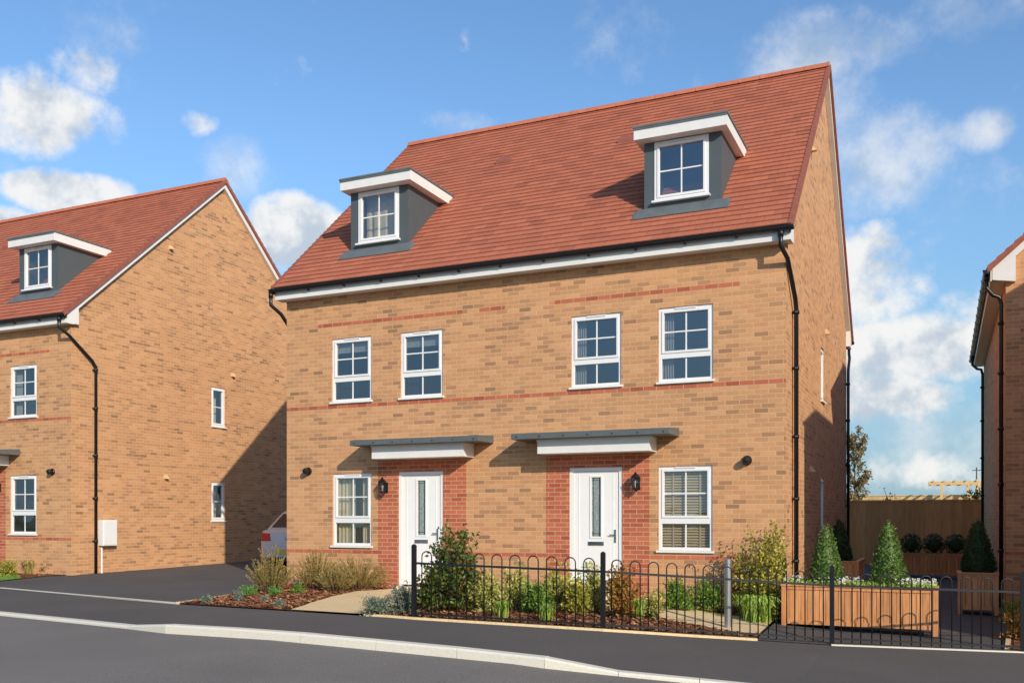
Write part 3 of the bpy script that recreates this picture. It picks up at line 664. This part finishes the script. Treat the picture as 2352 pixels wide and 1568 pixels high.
# ------------------------------------------------------------------ vegetation
def rv(): 
    while True:
        v=Vector((random.uniform(-1,1),random.uniform(-1,1),random.uniform(-1,1)))
        if .01<v.length<1: return v.normalized()
def leaf(m,p,d,L,W,fold=.25):
    d=d.normalized(); a=d.cross(rv())
    if a.length<1e-3: return
    a.normalize(); q=p+d*(L*.5); n=a.cross(d)*(W*fold)
    m.quad(p,q+a*W+n,p+d*L,q-a*W+n)
def shrub(name,px,base,top,hw,kind,mat,label,cat='shrub',group=None,stems=70,per=26,L=.045,W=.014,dep=1.0):
    x,y=g(px,base); t=depth(x,y); r=hw*t/FPX
    lim=15.02-min(r,.42)
    if -11.9<x<-1.9 and y>lim:
        d=ray(px,base); x,y=d.x*lim/d.y,lim; t=depth(x,y); r=hw*t/FPX
    z=gz(x,y)+.01; hgt=((HY-top)*t/FPX-z)*.97
    root=empty(name,x,y,z,label,cat,group); m=MB(); m.leafy=True; s=MB()
    r*=1.06
    wall=lambda q: min(15.0,q) if -11.9<x<-2.2 else q
    for i in range(stems):
        if kind=='strap':
            for k in range(3):
                a=random.uniform(0,2*PI); q=random.uniform(.3,1); h=hgt*random.uniform(.7,1); b0=Vector((x+random.gauss(0,r*.25),y+random.gauss(0,r*.25),z)); o=Vector((math.cos(a),math.sin(a),0))
                pp=[b0, b0+o*(r*q*.3)+Vector((0,0,h*.65)), b0+o*(r*q*.65)+Vector((0,0,h*.92)), b0+o*(r*q)+Vector((0,0,h*.7))]
                sd=Vector((-o.y,o.x,0)); ws=[W*.6,W,W*.8,W*.1]
                for j in range(3): m.quad(pp[j]-sd*ws[j],pp[j]+sd*ws[j],pp[j+1]+sd*ws[j+1],pp[j+1]-sd*ws[j+1])
            continue
        a=random.uniform(0,2*PI)
        if kind=='wispy':
            q=math.sqrt(random.random()); hh=hgt*(1.12-.55*q*q)*random.uniform(.5,1.08)
            b0=Vector((x+math.cos(a)*q*r*.4,wall(y+math.sin(a)*q*r*.4),z)); e=Vector((x+math.cos(a)*q*r*1.15,wall(y+math.sin(a)*q*r*dep),z+hh)); mid=(b0+e)/2+Vector((0,0,hh*.08))-Vector((math.cos(a),math.sin(a),0))*q*r*.08
        else:
            el=random.uniform(.0,1)**.8*PI/2
            rad=random.uniform(.72,1.0) if random.random()<.75 else random.uniform(.4,.75)
            rad*=1+.16*math.sin(3*a+px)+.10*math.sin(7*el+px)
            if random.random()<.10: rad*=1.25
            ch=math.cos(el)**.6
            e=Vector((x+math.cos(a)*ch*r*rad, wall(y+math.sin(a)*ch*r*rad*dep), z+max(.08,math.sin(el))*hgt*min(rad,1.15)))
            b0=Vector((x+random.gauss(0,r*.2),y+random.gauss(0,r*.15),z)); mid=(b0+e)/2+Vector((0,0,hgt*.12))
        s.tube([b0,mid,e],.005,3,.0015,cap=False)
        for k in range(per):
            f=random.uniform(.15,1)**.75
            p=(b0*(1-f)**2+mid*2*f*(1-f)+e*f*f)
            d=(e-mid).normalized()
            if kind=='wispy':
                p+=rv()*.012; leaf(m,p,d*1.3+rv()*.6,L*random.uniform(.6,1.2),W)
            else:
                p+=rv()*random.uniform(0,.06)*max(.6,r/.3); leaf(m,p,d*.5+rv()+Vector((0,0,.25)),L*random.uniform(.6,1.25),W*random.uniform(.8,1.2))
    m.build('foliage',mat,root)
    if s.v: s.build('stem',STEM,root)
    return root
OL=leafmat('olive_wispy',[(126,118,62),(166,150,84),(200,174,104),(140,134,74),(190,146,88)])
SIL=leafmat('silver_leaf',[(112,128,108),(150,160,140),(90,108,88),(170,178,160)])
PHO=leafmat('dark_glossy_leaf',[(56,78,34),(86,108,44),(116,132,56),(70,92,40),(150,92,54)],.25,.4)
VAR=leafmat('variegated_leaf',[(134,146,54),(214,204,110),(172,180,74),(234,220,146),(110,130,50)])
AUT=leafmat('autumn_leaf',[(134,118,44),(188,130,56),(160,150,60),(198,104,54),(114,118,48)])
GRN=leafmat('mid_green_leaf',[(84,118,40),(118,154,56),(144,174,74),(96,130,48)])
YEL=leafmat('yellow_green_leaf',[(136,140,48),(196,184,76),(222,202,98),(116,130,46),(168,162,62)])
STR=leafmat('strap_leaf',[(130,162,50),(168,194,80),(192,210,108),(108,140,44)])
BOX=leafmat('box_leaf',[(60,84,34),(84,112,46),(112,138,62),(72,98,40),(132,152,76)],.2)
BRT=leafmat('fresh_green_leaf',[(80,140,60),(120,176,80),(100,160,70)])
DK=leafmat('dark_shaded_box_leaf',[(38,54,30),(54,74,38),(70,90,46)],.15)  # darker greens; on the shaded cones they paint shade into the leaf colour
G='shrubs in the front beds'
shrub('shrub',622,1362,1262,50,'wispy',OL,'wispy olive bush at the house corner in front of the parked car',group=G,stems=110,per=50,L=.042,W=.0055)
shrub('shrub',728,1354,1262,48,'wispy',OL,'wispy golden bush below the left ground floor window, left of two',group=G,stems=100,per=48,L=.042,W=.0055)
shrub('shrub',822,1354,1274,68,'wispy',OL,'wide wispy golden bush beside the left red brick porch',group=G,stems=140,per=46,L=.042,W=.0055)
shrub('shrub',772,1360,1300,46,'wispy',OL,'lowest wispy golden bush, filling the gap under the left window',group=G,stems=80,per=40,L=.042,W=.0055)
for px,b,t_,hw,mt,lb in ((475,1387,1366,12,SIL,'tiny silver plant nearest the driveway end of the left bed'),(548,1383,1353,13,SIL,'small pale silver plant left of a bright green one'),(573,1370,1344,20,BRT,'small bright green mound plant in the left bed'),(630,1368,1345,18,BRT,'small green mound plant in front of the corner bush'),(682,1366,1339,22,GRN,'low green plant between two wispy bushes'),(640,1396,1376,12,SIL,'tiny grey plant near the left path'),(610,1383,1368,9,SIL,'smallest grey tuft in the left bed')):
    shrub('small_plant',px,b,t_,hw,'broad',mt,lb,'plant','small plants in the left bed',stems=40,per=18,L=.03,W=.009)
shrub('shrub',868,1413,1366,42,'broad',SIL,'low silver leaved shrub on the right edge of the left path',group=G,stems=110,per=26,L=.035,W=.009)
shrub('shrub',925,1412,1338,34,'broad',SIL,'taller silver leaved shrub beside the end post of the railing',group=G,stems=110,per=26,L=.035,W=.009)
shrub('shrub',1042,1405,1226,74,'broad',PHO,'tall dark glossy shrub covering the foot of the left door',group=G,stems=160,per=28,L=.08,W=.021)
shrub('shrub',985,1408,1305,36,'broad',PHO,'smaller dark glossy shrub just behind the end railing post',group=G,stems=70,per=22,L=.07,W=.018)
for px,b,t_,hw,mt,lb in ((1122,1408,1318,44,VAR,'leftmost of the variegated yellow shrubs behind the railing'),(1180,1402,1300,42,VAR,'second variegated yellow shrub from the left'),(1232,1412,1324,40,GRN,'mid green shrub between the variegated yellow shrubs'),(1276,1402,1296,40,VAR,'third variegated yellow shrub from the left'),(1322,1412,1318,36,YEL,'golden green shrub beside the foot of the right door'),(1362,1408,1300,40,VAR,'rightmost variegated yellow shrub, beside the middle railing post')):
    shrub('shrub',px,b,t_,hw,'broad',mt,lb,group=G,stems=88,per=23,L=.055,W=.017)
for px,b,t_,hw,lb in ((1155,1422,1372,26,'low grassy tuft at the front left of the railed bed'),(1255,1428,1380,24,'low grassy tuft in the middle front of the railed bed'),(1462,1420,1366,24,'low grassy tuft right of the orange shrub')):
    shrub('grass_clump',px,b,t_,hw,'strap',STR,lb,'plant','low grassy tufts behind the railing',stems=34,W=.006)
shrub('shrub',1428,1420,1298,44,'broad',AUT,'orange tinted shrub just right of the middle railing post',group=G,stems=110,per=24,L=.05,W=.016)
shrub('shrub',1500,1420,1360,34,'broad',VAR,'small pale shrub beside the right hand path',group=G,stems=60,per=20,L=.04,W=.012)
shrub('shrub',1555,1402,1326,42,'broad',GRN,'low rounded green shrub below the blinds window, left one',group=G,stems=110,per=26,L=.045,W=.014)
shrub('shrub',1628,1404,1332,46,'broad',GRN,'low rounded green shrub below the blinds window, right one',group=G,stems=110,per=26,L=.045,W=.014)
shrub('shrub',1758,1420,1216,78,'broad',YEL,'large yellow green shrub at the right corner of the central house',group=G,stems=160,per=30,L=.06,W=.018)
shrub('shrub',1692,1412,1250,44,'broad',AUT,'thin bronze leaved shrub left of the large yellow one',group=G,stems=60,per=22,L=.045,W=.014)
shrub('grass_clump',1735,1428,1358,56,'strap',STR,'arching bright green strap leaved clump beside the path end','plant',stems=130,W=.011)
shrub('shrub',2340,1470,1395,40,'broad',AUT,'low orange tinted plant at the right edge bed',group=G,stems=90,per=22,L=.05,W=.014)
shrub('shrub',2330,1428,1375,30,'broad',YEL,'small yellow plant against the right hand house',group=G,stems=80,per=20,L=.05,W=.014)
for px,b,t_,hw,mt,k,lb in ((14,1322,1284,30,YEL,'broad','yellow green low plant at the left edge'),(66,1318,1280,16,OL,'strap','thin grassy tuft in the far left bed'),(112,1318,1288,18,OL,'wispy','small olive tuft by the far left house corner'),(-14,1322,1285,20,GRN,'broad','green low plant cut by the left edge')):
    shrub('small_plant',px,b,t_,hw,k,mt,lb,'plant','plants in the far left bed',stems=70,per=22,L=.05,W=.012)
m=MB(); m.leafy=True
PL=[g(-300,1350),g(0,1335),g(46,1330),g(40,1321),g(-300,1326)]
for i in range(7000):
    x=random.uniform(-23,-17.5); y=random.uniform(13,16)
    if inpoly(x,y,PL): z=gz(x,y)+.02; leaf(m,Vector((x,y,z)),Vector((random.gauss(0,.3),random.gauss(0,.3),1)),.04,.006)
if m.v: tag(m.build('grass',GRASS),'short green grass at the left edge','grass',kind='stuff')
# ------------------------------------------------------------------ planters
def planter(x0,x1,y0,y1,zb,h,label):
    r=empty('wooden_planter',(x0+x1)/2,(y0+y1)/2,zb,label,'planter','wooden planters on the driveway')
    z0=zb+.09; z1=zb+h
    for T,L in ((lambda u,d,z:(x0+u,y0+.02-d,z),x1-x0),(lambda u,d,z:(x0+u,y1-.02+d,z),x1-x0),(lambda u,d,z:(x0+.02-d,y0+u,z),y1-y0),(lambda u,d,z:(x1-.02+d,y0+u,z),y1-y0)):
        m=MB(); n=max(3,int(L/.085)); w=L/n
        for i in range(n): m.box(i*w+.003,(i+1)*w-.003,0,.018,z0+.05,z1-.05,T)
        m.build('side_panel',TEAK,r)
    e=.012
    for za,zb_ in ((z0,z0+.06),(z1-.06,z1-.012)):
        for q in ((x0+.05,x1-.05,y0-e,y0+.018),(x0+.05,x1-.05,y1-.018,y1+e),(x0-e,x0+.018,y0+.05,y1-.05),(x1-.018,x1+e,y0+.05,y1-.05)):
            m=MB(); m.box(*q,za,zb_); m.build('frame_rail',TEAK,r)
    m=MB(); t=.03
    m.box(x0-t,x1+t,y0-t,y0+.04,z1-.012,z1+.012); m.box(x0-t,x1+t,y1-.04,y1+t,z1-.012,z1+.012); m.box(x0-t,x0+.04,y0+.042,y1-.042,z1-.012,z1+.012); m.box(x1-.04,x1+t,y0+.042,y1-.042,z1-.012,z1+.012)
    m.build('top_rim',TEAK,r)
    for a in (x0,x1):
        for b in (y0,y1):
            m=MB(); sx=1 if a==x0 else -1; sy=1 if b==y0 else -1
            m.box(a-sx*.02,a+sx*.045,b-sy*.02,b+sy*.045,zb,z1-.013); m.build('leg',TEAK,r,bevel=.004)
    m=MB(); m.box(x0+.03,x1-.03,y0+.03,y1-.03,z0,z1-.05); m.build('soil',SOIL,r)
    return r
def topiary(x,y,z0,h,r,label,n=4600,mat=None):
    o=empty('cone_topiary',x,y,z0,label,'topiary','clipped cone topiaries in planters'); m=MB(); m.leafy=True; mat=mat or BOX
    zc=z0+.05; hh=h-.05
    m.lathe((x,y,zc),[(.02,0),(r*.82,.02),(r*.86,.12*hh),(r*.6,.5*hh),(r*.2,.88*hh),(.01,.95*hh)],14)  # solid inner core, added to block light through the leaves
    for i in range(n):
        f=1-math.sqrt(random.random()); a=random.uniform(0,2*PI)
        q=r*(1-f)**.70*(1+.07*math.sin(5*a+9*f)+.06*math.sin(11*a-17*f)); 
        if f<.06: q*=.75+f*4
        p=Vector((x+q*math.cos(a),y+q*math.sin(a),zc+f*hh)); out=Vector((math.cos(a),math.sin(a),.5))
        p+=out*random.uniform(-.04,.022); leaf(m,p,out+rv()*.9,random.uniform(.018,.042),.011)
    m.build('foliage',mat,o); s=MB(); s.tube([(x,y,z0-.04),(x,y,z0+.12)],.018,8); s.build('trunk',BARK,o)
ga=gz(-1.1,14.3)
PAx0,PAx1,PAy0,PAy1=-2.14,-.10,14.15,14.72
planter(PAx0,PAx1,PAy0,PAy1,ga,.65,'long wooden trough planter with two cone trees in front of the driveway')
top=ga+.60
def atY(px,Y): 
    d=ray(px,HY); return d.x*Y/d.y
topiary(atY(1898,14.44),14.44,top,.95,.225,'sunlit cone topiary at the left end of the long planter')
topiary(atY(2040,14.44),14.44,top,1.00,.24,'sunlit cone topiary at the right of the long planter')
m=MB(); m.leafy=True; fl=MB(); fl.leafy=True
for i in range(3600):
    x=random.uniform(PAx0+.03,PAx1-.03); y=random.uniform(PAy0+.01,PAy1-.03); 
    leaf(m,Vector((x,y,top+random.uniform(.02,.07))),Vector((random.gauss(0,.7),random.gauss(0,.7),1)),random.uniform(.04,.10),.011)
for i in range(240):
    cx=random.choice([-2.0,-1.45,-1.3,-1.1,-.5,-.38,-.25]); x=min(PAx1-.02,max(PAx0+.02,cx+random.gauss(0,.09))); y=random.uniform(PAy0,PAy1-.1); z=top+random.uniform(.08,.17)
    for k in range(5):
        a=2*PI*k/5; leaf(fl,Vector((x,y,z)),Vector((math.cos(a),math.sin(a),.4)),.022,.010)
bf=empty('bedding_flowers',(PAx0+PAx1)/2,14.4,top,'white flowering bedding plants filling the long planter','flowers')
m.build('foliage',STR,bf); fl.build('blossom',plain('white_petal',(240,238,232),.6),bf)
gb=gz(-1.8,19); planter(-2.15,-1.45,18.4,19.8,gb,.72,'wooden planter against the side wall of the central house')
topiary(-1.83,19.0,gb+.66,.86,.22,'shaded cone topiary beside the side wall of the central house',mat=DK)
gc=gz(0,26); planter(-1.0,.66,26,26.5,gc,.62,'low wooden trough planter at the back by the fence')
for i,px in enumerate((2093,2145,2195)):
    x=atY(px,26.25); o=empty('ball_shrub',x,26.25,gc+.57,['left','middle','right'][i]+' one of three dark round shrubs in the back planter','shrub','round shrubs in the back planter')
    m=MB(); m.leafy=True; c=Vector((x,26.25,gc+.57+.27)); m.lathe(c,[(.02,-.2),(.17,-.1),(.2,.02),(.13,.14),(.02,.2)],12)
    for k in range(900):
        d=rv(); leaf(m,c+Vector((d.x*.23,d.y*.2,d.z*.25))*random.uniform(.85,1.12),d+rv()*.8,random.uniform(.03,.05),.014)
    m.build('foliage',DK,o); s=MB(); s.tube([(x,26.25,gc+.53),(x,26.25,gc+.75)],.015,6); s.build('trunk',BARK,o)
gd=gz(.5,17.9); xd=atY(2243,17.9); planter(xd-.27,xd+.30,17.6,18.2,gd,.70,'square wooden planter beside the right hand house')
topiary(xd+.02,17.9,gd+.65,.98,.27,'large shaded cone topiary in the square planter',n=5000,mat=DK)
# ------------------------------------------------------------------ back fence, pergola, far bits
def board_fence(x0,x1,y,ztop,mat,label,w=.14):
    zb=gz((x0+x1)/2,y); f=empty('timber_fence',(x0+x1)/2,y,zb,label,'fence'); m=MB(); x=x0; k=0
    while x<x1: m.hexa([(x,y+.004,zb-.05),(x+w+.008,y-.010,zb-.05),(x+w+.008,y-.002,zb-.05),(x,y+.02,zb-.05),(x,y+.004,ztop),(x+w+.008,y-.010,ztop),(x+w+.008,y-.002,ztop),(x,y+.02,ztop)]); x+=w
    m.build('boards',mat,f); m=MB(); m.box(x0,x1,y-.03,y+.06,ztop+.003,ztop+.035); m.build('capping_rail',mat,f)
    m=MB(); m.box(x0,x1,y+.05,y+.09,zb+.3,zb+.38); m.build('back_rail',mat,f)
    return f
fd=board_fence(-3.2,3.2,30.8,.50,FENCEW,'weathered close-boarded timber fence across the end of the driveway')
board_fence(-8,2.0,44,.93,PALEW,'pale timber fence far behind the driveway fence')
board_fence(-19,-10,46,.3,FENCEW,'timber fence at the end of the left driveway')
pz=gz(0,42); xa,xb=atY(2150,42),atY(2262,42); pg=empty('pergola',(xa+xb)/2,42,pz,'pale timber pergola showing above the driveway fence','pergola')
for x in (xa+.2,xb-.2,xa+1.2):
    for y in (42,43.6): m=MB(); m.box(x-.05,x+.05,y-.05,y+.05,pz,1.33); m.build('post',PALEW,pg)
for y in (42,43.6): m=MB(); m.box(xa-.3,xb+.3,y-.035,y+.035,1.33,1.46); m.build('beam',PALEW,pg)
for i in range(6): m=MB(); x=xa-.1+i*(xb-xa+.2)/5; m.box(x-.025,x+.025,41.9,43.7,1.462,1.52); m.build('rafter',PALEW,pg)
def tree(x,y,h,r,label,n=2600,L=.11,mat=None):
    z=gz(x,y); o=empty('young_tree',x,y,z,label,'tree'); m=MB(); m.leafy=True; s=MB()
    s.tube([(x,y,z),(x+.03,y,z+h*.5),(x,y,z+h*.92)],.05,7,.012)
    for i in range(26):
        f=random.uniform(.35,.92); a=random.uniform(0,2*PI); b=Vector((x,y,z+h*f)); q=r*(1.1-abs(f-.6)*1.3)*random.uniform(.6,1)
        e=b+Vector((math.cos(a)*q,math.sin(a)*q,h*.10+random.uniform(0,.3))); s.tube([b,(b+e)/2+Vector((0,0,.03)),e],.014,4,.004)
        for k in range(n//26):
            g_=random.uniform(.25,1.05); leaf(m,b.lerp(e,g_)+rv()*random.uniform(0,.16),rv()+Vector((0,0,-.3)),L*random.uniform(.6,1.2),L*.3)
    m.build('crown',mat or AUT,o); s.build('trunk',BARK,o)
tree(atY(1962,38),38,4.55,.75,'young bronze leaved tree just behind the central house rear corner',mat=leafmat('bronze_leaf',[(120,110,54),(150,122,70),(96,100,50),(170,126,80)]),n=2600)
tree(atY(2040,36),36,2.2,.28,'small sapling tip showing over the driveway fence',n=200,mat=AUT)
tree(atY(2240,40),40,2.6,.38,'small evergreen tree beside the pergola',n=600,mat=DK)
x=atY(2243,90); z=gz(x,90); up=empty('utility_pole',x,90,z,'distant wooden power line pole above the pergola','pole')
m=MB(); m.tube([(x,90,z),(x,90,4.3)],.07,8,.05); m.build('pole_shaft',BARK,up); m=MB(); m.box(x-.35,x+.35,89.95,90.05,4.0,4.07); m.build('cross_arm',BARK,up)
# ------------------------------------------------------------------ parked car
cx,cy=-14.32,18.3; cz=gz(cx,cy+2)
car=empty('parked_car',cx,cy,cz,'silver car parked on the driveway, its rear corner showing beside the central house','car')
PAINT=plain('silver_paint',(206,198,194),.3,metal=.2,var=.02); TYRE=plain('tyre',(22,22,22),.85); CGL=plain('car_glass',(22,26,30),.08); RED=plain('tail_lamp',(220,26,18),.2,var=.1); PLATE=plain('number_plate',(222,190,60),.5); TRIM=plain('bumper_trim',(40,40,42),.6)
st=[(0,.66,.36,.84),(.03,.76,.28,.92),(.10,.83,.23,.965),(.25,.868,.20,.985),(.7,.88,.19,.99),(1.5,.885,.19,.975),(2.6,.885,.19,.95),(3.3,.87,.2,.90),(3.8,.84,.22,.80),(4.1,.76,.28,.70),(4.2,.6,.36,.6)]
m=MB(); rings=[]
for (y,w,zb_,zt) in st:
    hf=[(0,zb_),(w*.9,zb_),(w*.985,zb_+.06),(w,zb_+.3*(zt-zb_)+.05),(w*1.0,zb_+.6*(zt-zb_)),(w*.985,zt-.10),(w*.94,zt-.03),(w*.84,zt),(0,zt+.015)]
    rings.append([(cx+a,cy+y,cz+b) for a,b in hf]+[(cx-a,cy+y,cz+b) for a,b in reversed(hf[1:-1])])
b=len(m.v); n=len(rings[0])
for r_ in rings: m.v+=r_
for i in range(len(rings)-1):
    for k in range(n): m.f.append((b+i*n+k,b+i*n+(k+1)%n,b+(i+1)*n+(k+1)%n,b+(i+1)*n+k))
m.f+= [tuple(b+k for k in range(n)),tuple(b+(len(rings)-1)*n+k for k in range(n))]
body=m.build('body',PAINT,car,smooth=True)
m=MB(); lo=[(-.78,.16),(.78,.16),(.78,3.15),(-.78,3.15)]; hi=[(-.58,.62),(.58,.62),(.58,2.15),(-.58,2.15)]
m.hexa([(cx+a,cy+b_,cz+.95) for a,b_ in lo]+[(cx+a,cy+b_,cz+1.43) for a,b_ in hi]); m.build('cabin',PAINT,car,bevel=.07)
def lerpq(f0,f1,s0,s1,A,B,C_,D,off):
    P_=lambda u,v:(A.lerp(B,u)).lerp(D.lerp(C_,u),v)+off
    return [P_(s0,f0),P_(s1,f0),P_(s1,f1),P_(s0,f1)]
V=lambda q,z_:Vector((cx+q[0],cy+q[1],cz+z_))
for i,(off,s0,s1) in enumerate(((Vector((0,-.008,.008)),.09,.91),(Vector((.01,0,.006)),.08,.9),(Vector((0,.008,.008)),.06,.94),(Vector((-.01,0,.006)),.1,.92))):
    m=MB(); m.quad(*lerpq(.16,.84,s0,s1,V(lo[i],.95),V(lo[(i+1)%4],.95),V(hi[(i+1)%4],1.43),V(hi[i],1.43),off)); m.build('window_glass',CGL,car)
for s in (-1,1):
    m=MB(); m.hexa([(cx+s*.46,cy-.03,cz+.70),(cx+s*.74,cy-.01,cz+.70),(cx+s*.885,cy+.22,cz+.73),(cx+s*.46,cy+.10,cz+.73),(cx+s*.50,cy-.02,cz+.885),(cx+s*.74,cy+.0,cz+.90),(cx+s*.885,cy+.24,cz+.90),(cx+s*.46,cy+.12,cz+.89)]); m.build('tail_light',RED,car,bevel=.015)
m=MB(); m.hexa([(cx-.80,cy+.08,cz+.30),(cx-.62,cy-.07,cz+.30),(cx+.62,cy-.07,cz+.30),(cx+.80,cy+.08,cz+.30),(cx-.82,cy+.08,cz+.56),(cx-.64,cy-.07,cz+.56),(cx+.64,cy-.07,cz+.56),(cx+.82,cy+.08,cz+.56)]); m.build('bumper',PAINT,car,bevel=.04)
m=MB(); m.box(cx-.6,cx+.6,cy-.06,cy+.0,cz+.24,cz+.295); m.build('bumper_trim',TRIM,car)
m=MB(); m.box(cx-.26,cx+.26,cy-.085,cy-.072,cz+.40,cz+.51); m.build('number_plate',PLATE,car)
m=MB(); m.lathe((cx,cy-.0,cz+.78),[(.055,.0),(.055,-.02),(.045,-.024)],20,'y'); m.build('badge',CHROME,car)
for s in (-1,1):
    for y in (.75,3.35):
        m=MB(); c=(cx+s*.74,cy+y,cz+.31); m.lathe(c,[(.2,-.1),(.29,-.1),(.31,-.07),(.31,.12),(.29,.15),(.2,.15)],24,'x'); w_=m.build('wheel',TYRE,car)
        r_=MB(); r_.lathe(c,[(.05,s*.155),(.19,s*.152),(.21,s*.13),(.21,0)],16,'x'); r_.build('rim',STEEL,w_)
# ------------------------------------------------------------------ light and sky
sv=Vector((1,-.85,.60)).normalized(); el=math.asin(sv.z); rot=math.atan2(sv.x,sv.y)
sun=bpy.data.lights.new('sun','SUN'); sun.energy=4.1; sun.angle=R(.5); sun.color=(1,.91,.77)
so=bpy.data.objects.new('sun',sun); C.objects.link(so); so.rotation_euler=(-sv).to_track_quat('-Z','Y').to_euler(); so.location=(20,-20,30)
w=bpy.data.worlds.new('World'); bpy.context.scene.world=w; w.use_nodes=True; t=NT(w.node_tree)
bg=w.node_tree.nodes['Background']; sky=t.n('ShaderNodeTexSky'); sky.sky_type='NISHITA'; sky.sun_disc=False; sky.sun_elevation=el; sky.sun_rotation=rot; sky.air_density=1.0; sky.dust_density=.4; sky.ozone_density=2.5
tc=t.n('ShaderNodeTexCoord'); sp=t.n('ShaderNodeSeparateXYZ'); t.l(tc.outputs['Generated'],sp.inputs[0])
az=t.m('ARCTAN2',sp.outputs[0],sp.outputs[1]); ele=t.m('ARCSINE',sp.outputs[2])
def blobfield(blobs):
    acc=None
    for px,py,rx,ry,wt in blobs:
        def ae(a,b): d=ray(a,b).normalized(); return math.atan2(d.x,d.y),math.asin(d.z)
        a0,e0=ae(px,py); a1,_=ae(px+rx,py); _,e1=ae(px,py-ry)
        da=t.m('MULTIPLY',t.m('SUBTRACT',az,a0),1/abs(a1-a0)); de=t.m('MULTIPLY',t.m('SUBTRACT',ele,e0),1/abs(e1-e0))
        d2=t.m('ADD',t.m('MULTIPLY',da,da),t.m('MULTIPLY',de,de))
        v=t.m('MULTIPLY',t.m('MAXIMUM',t.m('SUBTRACT',1.0,t.m('MULTIPLY',d2,.6)),0.0),wt)
        acc=v if acc is None else t.m('MAXIMUM',acc,v)
    return acc
dense_b=blobfield([(50,250,220,110,1.0),(210,160,100,65,.9),(455,285,60,38,.7),(180,450,150,58,1.3),(20,540,130,60,1.2),(680,560,120,105,1.4),(2000,560,110,70,1.0),(2020,650,140,110,1.15),(2110,800,230,90,1.25),(2030,920,180,70,1.25),(2130,1060,330,90,.95),(2250,700,140,70,.75)])
thin_b=blobfield([(1060,285,150,40,.7),(560,400,110,80,.6),(1960,110,240,110,.75),(2240,20,240,80,.8),(2030,370,170,150,1.0),(1960,230,110,130,.7),(2250,300,80,55,.75),(2200,500,220,130,.55),(2150,900,330,200,.6)])
n1=t.noise(tc.outputs['Generated'],9,9,.6)
val=t.m('ADD',t.m('MULTIPLY',t.m('SUBTRACT',n1,.5),3.0),t.m('MULTIPLY',dense_b,.9))
m1=t.rng(val,.38,.95,0,1,True)
n3=t.noise(tc.outputs['Generated'],6,9,.68)
val2=t.m('ADD',t.m('MULTIPLY',t.m('SUBTRACT',n3,.5),2.6),t.m('MULTIPLY',thin_b,.9))
m2=t.m('MULTIPLY',t.rng(val2,.20,1.15,0,1,True),.8)
mask=t.m('MAXIMUM',m1,m2)
mp=t.n('ShaderNodeMapping'); t.l(tc.outputs['Generated'],mp.inputs[0]); mp.inputs['Location'].default_value=(-.02,.01,.035)
n2=t.noise(mp.outputs[0],9,5,.6)
shade=t.rng(t.m('ADD',t.m('SUBTRACT',n1,n2),t.m('MULTIPLY',t.m('SUBTRACT',1.0,mask),.08)),-.11,.08,0,1,True)
ccol=t.mix(shade,(3.9,4.4,5.0,1),(6.8,6.7,6.5,1))
hs_=t.n('ShaderNodeHueSaturation'); t.l(sky.outputs[0],hs_.inputs['Color']); hs_.inputs['Saturation'].default_value=1.12; hs_.inputs['Value'].default_value=1.4
low=t.rng(ele,0.0,.40,.85,0.0,True)
skyc=t.mix(low,hs_.outputs[0],(1.4,2.8,4.0,1))
t.l(t.mix(t.m('MULTIPLY',mask,.93),skyc,ccol),bg.inputs[0]); bg.inputs[1].default_value=.14
w.cycles.sampling_method='MANUAL'; w.cycles.sample_map_resolution=256
